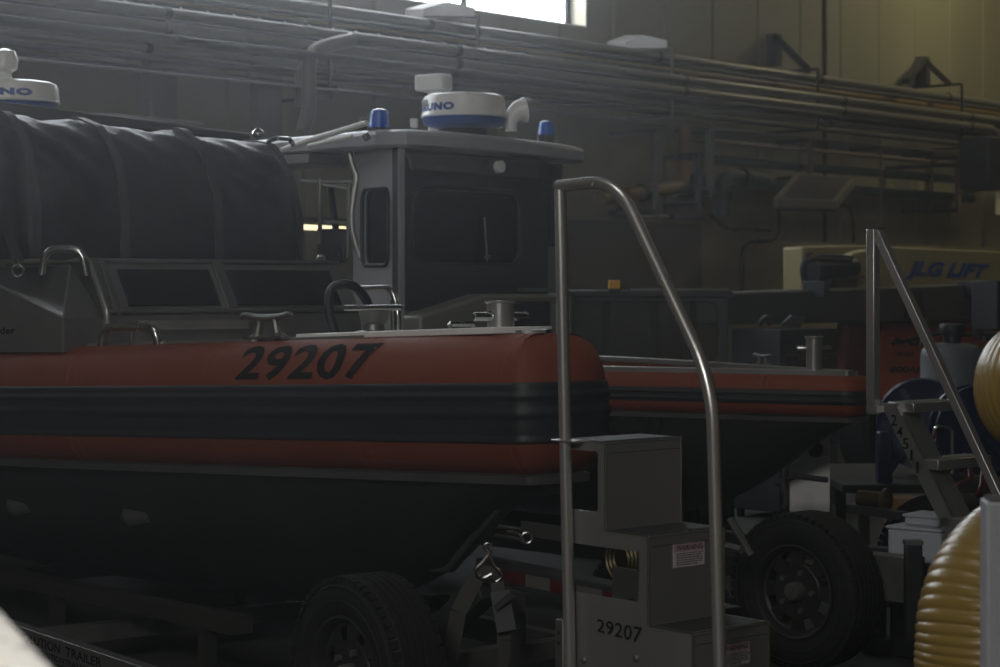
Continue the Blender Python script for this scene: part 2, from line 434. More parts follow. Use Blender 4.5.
# wall braces
def brace(px, y0, y1, dirs, label):
    rt = thing('wall_brace', label, 'bracket', Matrix.Translation(wp(px, y1, .1)))
    a, b = wp(px, y0, .12), wp(px, y1, .12); mb = MB(); mb.bar(a, b, .16, .12, up=WD); mb.build('brace_post', M_PIPED, rt, bevel=.01)
    mb = MB()
    for dx, dy in dirs: mb.bar(wp(px, y0 + 2, .2), wp(px + dx, y0 + dy, .5), .09, .07)
    mb.each('brace_diagonal', M_PIPED, rt)
brace(774, 34, 66, [(36, 38)], 'dark steel wall brace with one diagonal')
brace(923, 57, 86, [(27, 28), (-17, 24)], 'dark steel wall brace with two diagonals')
# wall lamps below the window
def floodlight(px, py, w, label):
    c = wp(px, py, .35); rt = thing('floodlight', label, 'lamp', Matrix.Translation(c), 'wall floodlights')
    u, o, z = WD, WN, V(0, 0, 1)
    mb = MB(); mb.prism([c - u * w + z * .02 - o * .2, c + u * w * .3 + z * .1 - o * .1, c + u * w * .5 + z * .02 + o * .2, c + u * w * .5 - z * .07 + o * .2, c - u * w - z * .06 - o * .2], o * .25 - z * .02)
    mb.build('lamp_hood', M_WHITE if False else mat('lamp_grey', (.20, .19, .18), .6, 0), rt, bevel=.01)
    mb = MB(); mb.bar(c - o * .33, c, .06, .06); mb.build('lamp_arm', M_PIPED, rt)
floodlight(630, 43, .14, 'pale wedge floodlight below the window corner')
floodlight(434, 11, .19, 'pale wedge floodlight under the upright window bar')
# louvered lamp
rt = thing('louvered_lamp', 'hanging louvered light fixture, tilted, on the tan post', 'lamp', Matrix.Translation(wp(812, 190, 1.2)))
A, B_, C_, D_ = wp(776, 203, 1.3), wp(797, 178, .72), wp(853, 182, .72), wp(834, 205, 1.3)
mb = MB()
for p, q in ((A, B_), (B_, C_), (C_, D_), (D_, A)): mb.bar(p, q, .06, .10)
mb.each('lamp_frame', mat('lamp_olive_grey', (.15, .15, .12), .5, .2), rt, bevel=.006)
mb = MB()
for i in range(1, 9): f = i / 9; mb.bar(A.lerp(B_, f), D_.lerp(C_, f), .012, .07)
mb.each('lamp_louver', M_ALUD, rt)
mb = MB(); mb.prism([A - V(0, 0, .08), B_ - V(0, 0, .08), C_ - V(0, 0, .08), D_ - V(0, 0, .08)], (0, 0, .02)); mb.build('lamp_reflector', M_BLK, rt)
# black wall box and paper
rt = thing('speaker_box', 'black box mounted high on the wall below the bent pipes', 'box', Matrix.Translation(wp(980, 188, .6)))
c = wp(980, 164, 1.34); R = MROOM.to_3x3()
mb = MB(); mb.box(c, (.34, .4, .66), R); mb.build('box_body', M_BLK, rt, bevel=.02)
mb = MB(); mb.bar(wp(960, 193, 1.34), wp(985, 190, 1.34), .03, .03); mb.bar(c - WN * 1.33, c, .05, .05); mb.each('box_arm', M_BLK, rt)
mb = MB(); c = wp(998, 203, .3); mb.box(c, (.12, .02, .32), R)
tag(mb.build('wall_notice', M_WHITE), 'white notice sheet on the wall beneath the black box', 'notice')
# far tube lamp seen between the cabins
rt = thing('tube_lamp', 'lit yellow tube lamp on the far wall behind the cabin ladder', 'lamp', Matrix.Translation(wp(328, 228, 1.3)))
a, b = wp(292, 226.5, 1.3), wp(352, 229.5, 1.3)
mb = MB(); mb.cyl(a, b, .022, n=10); mb.build('lamp_tube', mat('tube_glow', (1.0, .86, .52), .4, emit=1.5), rt)
mb = MB(); mb.bar(a + V(0, 0, .06) - WN * .02, b + V(0, 0, .06) - WN * .02, .14, .05); mb.bar(a.lerp(b, .5) + V(0, 0, .06), a.lerp(b, .5) + V(0, 0, .06) - WN * 1.28, .05, .04); mb.build('lamp_housing', M_PIPED, rt)

# ================================================================== boat one (29207)
A1 = at(525, 333, 7.2); A1.z = 0
ax = ln(53); F1 = Vector((math.cos(ax), -math.sin(ax), 0)); P1 = Vector((math.sin(ax), math.cos(ax), 0))
C1 = A1 + F1 * .08 + P1 * .205
M1 = frame(C1, F1) @ Matrix.Rotation(-.038, 4, 'Y')
TP, BT = 1.590, 1.062
boat1 = thing('patrol_boat', 'nearer patrol boat, orange and black collar numbered 29207, black canvas over its cabin', 'boat', M1, 'patrol boats on trailers')

def outline(hw_bow, xs, taper, beam, L, nose):
    """half plan from the bow tip to the stern: list of (x, y>0)"""
    pts = []
    for i in range(13):
        a = i / 12 * PI / 2
        pts.append((-xs + xs * math.cos(a) ** nose, hw_bow * math.sin(a) ** nose))
    x, y = -xs, hw_bow; ang = taper
    while x > -L:
        if y > beam * .72: ang = taper * max(0, (beam - y) / (beam * .28)) ** .7
        x -= .12 * math.cos(ang); y += .12 * math.sin(ang); pts.append((x, min(y, beam)))
    return pts
def full(pts): return [(x, -y) for x, y in pts[::-1]] + [(x, y) for x, y in pts[1:]]
def normals(pts):
    out = []
    for i in range(len(pts)):
        a, b = pts[max(i - 1, 0)], pts[min(i + 1, len(pts) - 1)]
        dx, dy = b[0] - a[0], b[1] - a[1]; l = math.hypot(dx, dy) or 1
        out.append((dy / l, -dx / l))      # outward for stern-starboard -> bow -> stern-port
    return out
def off_pt(p, n, o):
    x, y = p[0] + n[0] * o, p[1] + n[1] * o
    if o < 0 and y * p[1] < 0: y = 0
    if o < 0 and abs(p[1]) < 1e-6: y = 0
    return x, y
def prof_o(z, top, bot, dep, ex):
    """outward offset (<=0) of the collar surface at height z"""
    s = max(-1, min(1, (z - (top + bot) / 2) / ((top - bot) / 2)))
    return -dep + dep * (max(0.0, 1 - abs(s) ** ex)) ** (1 / ex)
half1 = outline(.22, .10, ln(12), 1.0, 6.8, .9)
O1 = full(half1); N1 = normals(O1)
DEP, EX = .19, 2.7
def collar(mb, O, N, zs_o):
    mb.grid([[(*off_pt(p, n, o), z) for o, z in zs_o] for p, n in zip(O, N)], caps=True)
def arc(top, bot, dep, ex, n=28):
    out = []
    for i in range(n + 1):
        a = PI / 2 - PI * i / n
        s, c = math.sin(a), math.cos(a)
        out.append((-dep + dep * abs(c) ** (2 / ex), (top + bot) / 2 + (top - bot) / 2 * math.copysign(abs(s) ** (2 / ex), s)))
    return out
mb = MB(M1)
mb.grid([[(*off_pt(p, n, o), z) for o, z in ([(-.33, BT + .01)] + [(-.33, TP - .01)] + arc(TP, BT, DEP, EX, 56))] for p, n in zip(O1, N1)], cv=True, caps=True)
mb.build('collar', M_RED, boat1, ang=60, label='orange inflatable collar')
# black rubbing band with two ridges
Z1, Z2 = TP - .175, TP - .405
zs = []
for i in range(25):
    z = Z1 + (Z2 - Z1) * i / 24; e = .007
    f = i / 24
    for c in (.22, .5, .93):
        if abs(f - c) < .045: e += .009
    if i in (0, 24): e = -.004
    zs.append((prof_o(z, TP, BT, DEP, EX) + e, z))
mb = MB(M1); mb.grid([[(*off_pt(p, n, o), z) for o, z in zs] for p, n in zip(O1, N1)]); mb.build('rubbing_band', M_BLK, boat1, ang=50, label='black ribbed rubbing band')
def side1(s, z, e=0.0, sgn=-1):
    """a point on the straight starboard side, s metres aft of the bow shoulder"""
    o = prof_o(z, TP, BT, DEP, EX) + e
    x = -.12 - s * math.cos(ln(12)); y = .22 + s * math.sin(ln(12))
    nx, ny = math.sin(ln(12)), math.cos(ln(12))
    return Vector((x + nx * o, sgn * (y + ny * o), z))
# seams
mb = MB(M1)
for s in (-.0, .72, .78, 1.62, 1.68, 2.55, 2.61):
    pts = [side1(s + (.03 * math.sin((TP - z) / .5 * PI) if s == 0 else 0), z, .001) for z in [TP - .002 - i * .0085 for i in range(20)]]
    pts2 = [side1(s, z, .001) for z in [TP - .41 - i * .009 for i in range(12)]]
    mb.tube(pts, .0035, 6); mb.tube(pts2, .0035, 6)
mb.each('collar_seam', mat('seam_red', (.30, .055, .03), .5), boat1)
lettering('hull_number', '29207', lambda u, v: side1(1.475 - u * .79, TP - .160 + .140 * v, .0075), M_NUM, boat1, bold=.025, shear=.05, spacing=1.06, sub=.035, M=M1)
# gunwale cap + foredeck plate
mb = MB(M1); mb.grid([[(*off_pt(p, n, o), z) for o, z in ((-.20, TP - .004), (-.20, TP + .012), (-.29, TP + .014), (-.29, TP - .004))] for p, n in zip(O1, N1)], cv=True, caps=True)
mb.build('gunwale_cap', M_ALU, boat1)
deck = [(x, y) for (x, y) in O1]
mb = MB(M1)
rows = []
for (p, n) in zip(half1, normals(half1)[:]):
    x = p[0] - .19 if p[0] > -.3 else p[0]; yy = max(.012, p[1] - .22)
    rows.append([(x, -yy, TP - .05), (x, yy, TP - .05), (x, yy, TP - .09), (x, -yy, TP - .09)])
mb.grid(rows, cv=True, caps=True); mb.build('deck', M_DECK, boat1)
mb = MB(M1)
pl = [(-.30, -.20), (-1.28, -.335), (-1.55, -.33), (-1.62, -.25), (-1.62, .25), (-1.55, .33), (-1.28, .335), (-.30, .20), (-.26, 0)]
mb.prism([(x, y * .72, TP + .001) for x, y in pl], (0, 0, .026)); mb.build('foredeck_plate', M_WHITE, boat1, bevel=.004, label='white foredeck plate')
# hull: V sections
st = []
ny = {p[0]: p[1] for p in half1}
def halfw(x):
    b = [p for p in half1 if p[0] <= x]; return b[0][1] if b else half1[-1][1]
keel = [(-.10, 1.00), (-.22, .98), (-.46, .915), (-.62, .80), (-.80, .665), (-1.05, .57), (-1.4, .49), (-2.0, .44), (-3, .42), (-4.5, .42), (-6, .43), (-6.8, .45)]
rows = []
for x, kz in keel:
    c = max(.07, halfw(x) - .13); zc = BT - .012
    if x > -.15: c = .09
    h = zc - kz; half = [(c, zc), (c * .95, zc - h * .25), (c * .78, zc - h * .55), (c * .42, zc - h * .86), (.012, kz)]
    rows.append([(x, -y, z) for y, z in half] + [(x, y, z) for y, z in half[::-1]])
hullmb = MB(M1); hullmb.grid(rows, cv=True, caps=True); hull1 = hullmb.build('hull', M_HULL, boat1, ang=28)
HB1 = BVHTree.FromPolygons(hullmb.v, hullmb.f)
def hit(bvh, px, py):
    o = Vector((0, 0, EYE)); d = (at(px, py, 1) - o).normalized()
    loc, n, i, dist = bvh.ray_cast(o, d)
    if loc is not None and n.dot(d) > 0: n = -n
    return loc, n
mb = MB(M1)
mb.grid([[(*off_pt(p, n, o), z) for o, z in ((-.085, BT + .012), (-.07, BT + .004), (-.075, BT - .026), (-.15, BT - .03), (-.15, BT + .01))] for p, n in zip(O1, N1)], cv=True, caps=True)
mb.build('chine_rail', M_ALUD, boat1, label='bare aluminium chine rail')
mb = MB(M1)
mb.hexa([(-.43, -.02, .93), (-.43, .02, .93), (-.80, .02, .655), (-.80, -.02, .655)], [(-.50, -.075, .945), (-.50, .075, .945), (-.93, .075, .66), (-.93, -.075, .66)])
mb.build('stem_plate', M_ALUD, boat1, bevel=.006)
# scupper cowls
for i, (px, py) in enumerate(((20, 508), (138, 518))):
    loc, n = hit(HB1, px, py)
    if loc is None: loc, n = at(px, py, 9.3), Vector((-.6, -.8, 0))
    aft = -F1
    u = (aft - n * aft.dot(n)).normalized(); w = n.cross(u)
    rows = []
    for a in range(9):
        f = a / 8; hgt = .034 * math.sin(min(1, f * 1.15) * PI / 2) * (1 if f < .97 else .9); wid = .026 + .022 * f
        rows.append([loc + u * (f * .15 - .075) + w * wid * math.cos(b / 10 * PI) + n * (hgt * math.sin(b / 10 * PI) - .004) for b in range(11)])
    mb = MB(); mb.grid(rows, caps=True); c = mb.build('scupper_cowl', M_GALV, boat1, label='bare metal scupper cowl')
mb = MB()
# ---- deck fittings
def cleat(M, x, y, z, yaw, s, parent):
    R = M @ Matrix.Translation((x, y, z)) @ Matrix.Rotation(yaw, 4, 'Z') @ Matrix.Scale(s, 4)
    mb = MB(R)
    mb.tube(smooth_path([(-.16, 0, .092), (-.13, 0, .100), (-.075, 0, .088), (0, 0, .084), (.075, 0, .088), (.13, 0, .100), (.16, 0, .092)], 4), [.006 + .012 * math.sin(min(1, .12 + i / 24 * 1.0) * PI) ** .5 for i in range(25)], 10)
    o = mb.build('cleat', M_ALUD, parent, label='polished horn cleat')
    mb = MB(R)
    for sx in (-1, 1): mb.tube([(sx * .075, 0, -.005), (sx * .06, 0, .02), (sx * .045, 0, .088)], [.035, .02, .016], 10)
    mb.box((0, 0, .004), (.23, .07, .012)); mb.build('cleat_base', M_ALUD, o)
cleat(M1, -1.60, -.345, TP + .010, ln(12), 1.0, boat1)
def bitt(M, x, y, z0, z1, r, zp, L, parent, yaw=0):
    mb = MB(M); mb.lathe([(r * 1.7, 0), (r * 1.7, .01), (r, .014), (r, z1 - z0 - .012), (r * 1.18, z1 - z0 - .006), (r * 1.18, z1 - z0), (r * .9, z1 - z0)], (x, y, z0), (0, 0, 1), 28)
    o = mb.build('mooring_bitt', M_ALU, parent)
    d = Vector((math.cos(yaw), math.sin(yaw), 0)); c = Vector((x, y, zp))
    mb = MB(M); mb.tube([c - d * (L / 2), c - d * (L / 2 - .008), c + d * (L / 2 - .008), c + d * (L / 2)], [r * .22, r * .32, r * .32, r * .22], 14)
    mb.lathe([(r * .42, -L * .2), (r * .42, L * .2)], c, d, 14)
    mb.build('cross_pin', M_STEEL, o)
bitt(M1, -.50, .05, TP - .05, 1.722, .053, 1.660, .27, boat1, ln(92))
mb = MB(M1)
for y in (.075,): mb.tube(bend([(-.78, y - .07, TP + .02), (-.78, y - .07, TP + .048), (-.78, y + .05, TP + .048), (-.78, y + .05, TP + .02)], .03), .011, 10)
mb.build('deck_handle', M_STEEL, boat1, label='small polished deck handle')
def wtube(name, pts, r, m, parent, rb=.08, label=None):
    mb = MB(); mb.tube(bend(pts, rb), r, 12); return mb.build(name, m, parent, label=label)
# grab rails, hose arch and bow fittings
wtube('grab_rail', [at(101, 352, 9.06), at(104, 327, 9.06), at(155, 327, 8.86), at(160, 352, 8.86)], .020, M_STEEL, boat1, .12)
wtube('rail_stanchion', [at(132, 326, 8.96), at(132, 352, 8.96)], .010, M_STEEL, boat1)
wtube('grab_rail', [at(42, 275, 9.02), at(46, 249, 9.02), at(82, 249, 8.99), at(87, 276, 8.99)], .018, M_STEEL, boat1, .14)
wtube('hose_arch', [at(338, 342, 8.35), at(328, 310, 8.35), at(330, 286, 8.37), at(352, 283, 8.4), at(368, 300, 8.45), at(372, 330, 8.5)], .020, M_BLK, boat1, .14, label='black hose looping up from the deck')
wtube('bow_rail', [at(352, 289, 8.6), at(391, 288, 8.45), at(398, 309, 8.4), at(398, 340, 8.4)], .014, M_STEEL, boat1, .04)
wtube('bow_rail', [at(345, 308, 8.3), at(402, 307.5, 8.15)], .012, M_STEEL, boat1)
wtube('bow_rail', [at(393, 300, 8.55), at(393, 340, 8.55)], .011, M_STEEL, boat1)
mb = MB(); c = at(374, 330, 8.3); c.z = 1.555
mb.lathe([(.075, 0), (.075, .015), (.045, .02), (.042, .045), (.055, .06), (.07, .115), (.055, .12)], c, (0, 0, 1), 24); mb.build('deck_socket', M_ALUD, boat1)
# ---- cabin front, below the canvas (looks towards the bow)
cs = at(23, 262, 9.25); cs.z = 0
def cab(y, x, z): return cs + P1 * y + F1 * x + Vector((0, 0, z))       # y across to port, x towards the bow
CWD = 1.54
mb = MB()
zt, zb = 1.875, 1.62
mb.prism([cab(.30, 0, zt), cab(.30, .03, zt), cab(.30, .22, zb), cab(.30, .22, 1.38), cab(.30, -.9, 1.38), cab(.30, -.9, zt)], P1 * (CWD - .12))
cabin = mb.build('cabin_trunk', M_PLATE, boat1, bevel=.008)
def slope(y, f, e=.004):
    d = Vector((0, 0, 1)) * .19 + F1 * .255; d.normalize()
    return cab(y, .03 + .19 * f, zt + (zb - zt) * f) + d * e
mb = MB()
for y0, y1 in ((.44, .93), (1.02, 1.62)):
    mb.prism([slope(y0, .16), slope(y1, .16), slope(y1, .84), slope(y0, .84)], (slope(y0, .1, .012) - slope(y0, .1, .004)))
mb.each('cabin_window', M_DARKG, boat1, bevel=.004)
mb = MB()
for y in (.31, .375, .975, 1.0): mb.bar(slope(y, .0, .008), slope(y, 1.0, .008), .03, .02)
mb.bar(slope(.3, 0, .01), slope(1.7, 0, .01), .02, .02); mb.bar(slope(.3, .93, .01), slope(1.7, .93, .01), .05, .02)
mb.each('window_frame', M_ALUD, boat1, bevel=.003)
mb = MB(); mb.bar(cab(.48, .235, zb - .045), cab(1.05, .235, zb - .045), .05, .045); mb.build('cabin_ledge', M_ALU, boat1, bevel=.006)
# ---- starboard side locker
a_, b_, c_, d_ = at(-30, 274, 9.62), at(63, 318, 9.08), at(63, 352, 9.08), at(-30, 352, 9.62)
e_, f_ = at(-30, 268, 9.95), at(70, 266, 9.36)
g_, h_ = at(104, 318, 9.26), at(99, 352, 9.26)
i_, j_ = at(-30, 352, 9.9), at(-30, 266, 10.0)
a_ = at(-30, 272, 9.62)
mb = MB(); mb.add([a_, b_, c_, d_, e_, f_, g_, h_], [(0, 1, 2, 3), (4, 5, 1, 0), (1, 5, 6), (1, 6, 7, 2), (4, 0, 3), (5, 4, 3, 7, 6), (3, 2, 7)])
lock = mb.build('side_locker', M_PLATE, boat1, smooth=False, label='bare aluminium side locker with sloping lid')
mb = MB()
for p, q in ((b_, f_), (a_, b_), (b_, c_), (f_, e_)): mb.tube([p, q], .006, 8)
mb.each('locker_edge', M_ALU, lock)
nr = (b_ - a_).cross(d_ - a_).normalized()
if nr.dot(a_ - V(0, 0, EYE)) > 0: nr = -nr
def LK(px, py):
    d = at(px, py, 1) - V(0, 0, EYE); o = V(0, 0, EYE); return o + d * ((b_ - o).dot(nr) / d.dot(nr)) + nr * .004
lettering('locker_lettering', '-der', quadmap(LK(-3, 334), LK(16, 334), LK(16, 327), LK(-3, 327)), M_NUM, lock, bold=.02)
mb = MB(); mb.tube(bend([at(84, 258, 9.33), at(90, 262, 9.28), at(108, 316, 9.1), at(104, 345, 9.1)], .05), .014, 10); mb.build('corner_post', M_ALU, boat1)
# ---- black canvas cover
mb = MB(); nU, nV = 60, 26
def canvas(u, v):
    """u across starboard to port, v from the lower front edge up over the roof and aft"""
    zf, zr = 1.885, 2.612 - .085 * u
    y = u * CWD
    sag = .018 * abs(math.sin(u * PI * 3.0))          # cloth pinched at the straps, bellied between
    if v < .15: x, z = .0, zf + (2.0 - zf) * v / .15
    elif v < .75:
        a = (v - .15) / .60 * PI / 2; x, z = -.52 * (1 - math.cos(a) ** .9), 2.0 + (zr - 2.0) * math.sin(a)
    else: x, z = -.52 - (v - .75) / .25 * 1.9, zr - .03 * (v - .75)
    b = .035 * math.sin(min(1, v / .7) * PI) * abs(math.sin(u * PI * 3.0))
    w = .010 * math.sin(u * 41 + v * 9) * math.sin(v * 23 + u * 7)
    # the port end is rounded off
    if u > .93: x -= ((u - .93) / .07) ** 2 * .10
    if u < .05: x -= ((.05 - u) / .05) ** 2 * .06
    return cab(y, x + b + w * .5, z + w - sag * (1 if v > .4 else 0))
mb.grid([[canvas(i / nU, j / nV) for j in range(nV + 1)] for i in range(nU + 1)])
S = [canvas(1, j / nV) for j in range(nV + 1)]
mb.grid([S, [Vector((p.x, p.y, min(p.z, 1.885))) - F1 * .0 for p in S]])
S = [canvas(0, j / nV) for j in range(nV + 1)]
mb.grid([S, [Vector((p.x, p.y, min(p.z, 1.885))) for p in S]])
cov = mb.build('canvas_cover', M_CANVAS, boat1, ang=70, label='black canvas cover stretched over the cabin')
mb = MB()
for u in (.04, .335, .665, .985):
    pts = [canvas(u, .0 + j / 40 * .80) + F1 * .006 + V(0, 0, .004) for j in range(41)]
    rows = [[p - P1 * .022, p - P1 * .022 + F1 * .008 + V(0, 0, .006), p + P1 * .022 + F1 * .008 + V(0, 0, .006), p + P1 * .022] for p in pts]
    mb.grid(rows, cv=True, caps=True)
mb.each('canvas_strap', mat('canvas_strap_grey', (.05, .05, .054), .6), cov)
mb = MB(); p, q = at(-8, 196, 9.1), at(19, 262, 9.05); mb.bar(p, q, .05, .008, up=(.6, -.8, 0)); mb.each('tie_strap', M_STRAPB, cov)
mb = MB(); c = at(18, 271, 9.05); mb.tube([c + Vector((math.cos(a) * .026, 0, math.sin(a) * .026)) for a in [i / 16 * 2 * PI for i in range(16)]], .006, 8, closed=True); mb.tube([c + V(0, 0, .02), c + V(0, 0, .06)], .008, 8); mb.build('strap_hook', M_STEEL, cov)
# hard roof edge behind the canvas ridge
mb = MB(); mb.hexa([cab(-.1, -.62, 2.60), cab(CWD + .02, -.60, 2.535), cab(CWD - .02, -2.3, 2.535), cab(-.1, -2.3, 2.60)], [cab(-.1, -.64, 2.69), cab(CWD + .02, -.62, 2.575), cab(CWD - .02, -2.3, 2.57), cab(-.1, -2.3, 2.69)])
mb.build('cabin_roof', M_DKPAN, boat1, bevel=.015, label='dark cabin roof edge')
mb = MB(); mb.bar(at(96, 113.5, 10.6), at(204, 123.5, 10.75), .04, .015); mb.build('roof_batten', M_ALUD, boat1)
mb = MB(); c = at(258, 134, 10.3); mb.lathe([(.012, -.02), (.030, -.01), (.034, .0), (.030, .012), (.010, .03)], c, (0, 0, 1), 16); mb.build('roof_light', M_STEEL, boat1)
mb = MB(); mb.tube(bend([at(268, 142, 10.35), at(276, 138, 10.4), at(290, 139, 10.5), at(294, 146, 10.5)], .03), .012, 8); mb.build('roof_rail', M_STEEL, boat1)
def radar(c, r, h, parent, txt, a0, a1, frameM):
    """dome with lettering wrapped round it between two bearings"""
    mb = MB(); mb.lathe([(r * .55, -.02), (r * .93, 0), (r * .97, h * .10), (r * .99, h * .26)], c, (0, 0, 1), 48)
    base = mb.build('radar_base', M_BLUET, parent, label='blue foot of the radar dome')
    mb = MB(); mb.lathe([(r * .99, h * .24), (r * 1.02, h * .25), (r * 1.02, h * .30), (r, h * .33), (r * .975, h * .78), (r * .94, h * .9), (r * .82, h * .97), (r * .4, h * 1.0), (.001, h * 1.005)], c, (0, 0, 1), 56)
    d = mb.build('radar_dome', M_WHITE, parent, ang=40, label='white radar dome')
    def fn(u, v):
        a = a0 + (a1 - a0) * u; rr = r * 1.003 - r * .02 * v
        return Vector(c) + Vector((math.cos(a) * rr, math.sin(a) * rr, h * (.40 + .25 * v)))
    lettering('dome_lettering', txt, fn, M_BLUET, d, bold=.075, spacing=1.15, sub=.15)
rc = at(12, 111, 11.2)
radar(rc, .26, .165, boat1, 'FURUNO', ln(-158), ln(-51), None)
mb = MB(); c = rc + V(-.04, 0, .165); mb.lathe([(.05, 0), (.035, .03), (.04, .05), (.07, .07), (.075, .12), (.055, .17), (.01, .185)], c, (0, 0, 1), 20)
mb.build('searchlight', M_LENS, boat1, label='glassy searchlight head')
mb = MB(); c = rc - V(0, 0, .0); mb.cyl(V(c.x, c.y, 2.55), V(c.x, c.y, c.z), .10); mb.build('radar_foot', M_ALUD, boat1)

# ---- trailer one
MT1 = frame(C1, F1)
tr1 = thing('boat_trailer', 'trailer under the nearer boat with its red and white taped tongue', 'trailer', MT1, 'boat trailers')
def wheel(M, c, R, w, parent, label=None):
    """axis along local y, face towards -y"""
    c = Vector(c); h = w / 2
    prof = [(R * .60, -h * .86), (R * .66, -h * .98), (R * .80, -h * 1.05), (R * .92, -h * .98), (R * .975, -h * .78), (R, -h * .70)]
    for k in range(5):
        z = -h * .62 + k * h * .29
        prof += [(R, z), (R, z + h * .17), (R * .972, z + h * .19), (R * .972, z + h * .27)]
    prof += [(R, h * .84), (R * .92, h * .98), (R * .80, h * 1.05), (R * .66, h * .98), (R * .60, h * .86)]
    mb = MB(M); mb.lathe(prof, c, (0, 1, 0), 64, close=True)
    for i in range(54):        # shoulder lugs
        a = i / 54 * 2 * PI
        for s in (-1, 1):
            p = c + Vector((math.cos(a) * R * .965, s * h * .86, math.sin(a) * R * .965))
            mb.box(p, (.030, .030, .018), Matrix.Rotation(-a + PI / 2, 3, 'Y'))
    wh = mb.build('wheel', M_TIRE, parent, ang=40)
    mb = MB(M)
    for rr in (.885, .74): mb.lathe([(R * rr, -h * 1.02), (R * (rr + .012), -h * 1.055), (R * (rr + .024), -h * 1.02)], c, (0, 1, 0), 64, close=True)
    mb.build('sidewall_ring', M_TIRE, wh)
    mb = MB(M)
    mb.lathe([(R * .60, -h * .80), (R * .605, -h * .98), (R * .585, -h * 1.0), (R * .56, -h * .90), (R * .535, -h * .58), (R * .50, -h * .50), (R * .50, -h * .40), (R * .55, -h * .40), (R * .59, h * .9), (R * .60, h * .9)], c, (0, 1, 0), 48, close=True)
    mb.lathe([(R * .10, -h * .60), (R * .26, -h * .60), (R * .34, -h * .66), (R * .36, -h * .60), (R * .36, -h * .50), (R * .10, -h * .50)], c, (0, 1, 0), 40, close=True)
    for i in range(8):
        rows = []
        for q in range(7):
            a = (i + (q / 6 - .5) * .56) / 8 * 2 * PI
            rows.append([c + Vector((math.cos(a) * R * f, -h * z, math.sin(a) * R * f)) for f, z in ((.35, .64), (.51, .57), (.51, .47), (.35, .54))])
        mb.grid(rows, cv=True, caps=True)
    rim = mb.build('rim', M_RIM, wh)
    mb = MB(M); mb.lathe([(R * .125, -h * .6), (R * .12, -h * 1.0), (R * .10, -h * 1.12), (.002, -h * 1.14)], c, (0, 1, 0), 24)
    for i in range(5):
        a = i / 5 * 2 * PI; p = c + Vector((math.cos(a) * R * .25, 0, math.sin(a) * R * .25)); mb.cyl(p + V(0, -h * .62, 0), p + V(0, -h * .82, 0), .013, n=6)
    mb.build('hub', M_GALV, wh)
    return wh
wheel(MT1, (-.43, -.655, .36), .36, .21, tr1)
wheel(MT1, (-.43, .74, .36), .36, .21, tr1)
mb = MB(MT1); mb.bar((-.43, -.58, .36), (-.43, .66, .36), .07, .07); mb.build('axle', M_GALV, tr1)
mb = MB(MT1); mb.bar((-5.5, -.90, .175), (-1.05, -.90, .175), .06, .11); rail = mb.build('side_rail', M_PLATE, tr1, bevel=.004)
def rl(px): 
    k = (px - 500) / F; o = C1 - P1 * .935
    return (k * o.y - o.x) / (F1.x - k * F1.y)
x0, x1 = rl(14), rl(101)
fn = lambda u, v: Vector((x0 + (x1 - x0) * u, -.9315, .170 + .040 * v))
lettering('rail_lettering', 'EVOLUTION', lambda u, v: fn(u * .54, v), M_NUM, rail, bold=.02, M=MT1)
lettering('rail_lettering', 'TRAILER', lambda u, v: fn(.60 + u * .40, v), M_NUM, rail, bold=.02, M=MT1)
fn2 = lambda u, v: Vector((x0 + .2 + (x1 - x0 - .2) * u, -.9315, .132 + .024 * v))
lettering('rail_lettering', 'EVOLUTIONTRAILER.COM', fn2, M_NUM, rail, bold=.01, M=MT1)
mb = MB(MT1); mb.bar((-5.5, .90, .175), (-1.05, .90, .175), .06, .11); mb.build('side_rail', M_GALV, tr1, bevel=.004)
mb = MB(MT1)
for x in (-1.15, -2.9, -4.8): mb.bar((x, -.9, .16), (x, .9, .16), .08, .08)
mb.each('cross_member', M_GALV, tr1)
mb = MB(MT1); mb.bar((-1.15, 0, .2), (-.58, 0, .60), .10, .10); mb.bar((-.60, 0, .665), (.78, 0, .645), .09, .09); tng = mb.build('tongue', M_DKPAN, tr1, bevel=.006)
for k in range(9):
    x = -.58 + k * .15
    mb = MB(MT1); mb.bar((x, -.0475, .665 - k * .0025), (x + .145, -.0475, .665 - k * .0025), .003, .045); mb.build('reflective_tape', M_TAPER if k % 2 else M_TAPEW, tng, label='red reflective tape' if k % 2 else 'white reflective tape')
mb = MB(MT1); mb.bar((-.43, 0, .36), (-.43, 0, .58), .08, .08); mb.bar((.72, 0, .06), (.72, 0, .54), .06, .06); mb.cyl((.72, 0, 0), (.72, 0, .06), .07); mb.each('trailer_jack', M_GALV, tr1)
mb = MB(MT1)
for y in (-.5, .5):
    mb.bar((-5.6, y, .24), (-1.6, y, .36), .10, .07)
    for x in (-1.9, -3.4, -5.2): mb.bar((x, y, .13), (x, y, .24 + (x + 5.6) * .03), .06, .06)
mb.each('bunk', M_WOOD, tr1)
# winch on its post
mb = MB(MT1); mb.bar((.38, .0, .60), (.34, 0, .86), .10, .012 * 5, up=(0, 1, 0)); post = mb.build('winch_post', M_GALV, tr1)
mb = MB(MT1)
for rr in (.075, .055, .035): mb.lathe([(rr, -.05), (rr + .006, -.055), (rr + .012, -.05)], (.27, 0, .80), (0, 1, 0), 32)
mb.cyl((.27, -.05, .80), (.27, .05, .80), .085, n=32); mb.build('winch_drum', M_BRASS, tr1)
mb = MB(MT1); mb.prism([(.25, -.075, .775), (.40, -.075, .775), (.40, -.075, .60), (.25, -.075, .60)], (0, .012, 0)); pl_ = mb.build('winch_plate', M_ALUD, tr1, bevel=.003)
mb = MB(MT1); mb.cyl((.36, -.082, .66), (.36, -.070, .66), .016); mb.build('plate_bolt', M_BLK, pl_)
mb = MB(MT1); mb.bar((-.36, -.005, .845), (.27, 0, .85), .006, .055); mb.build('winch_strap', M_STRAP, tr1, label='pale winch strap to the bow eye')
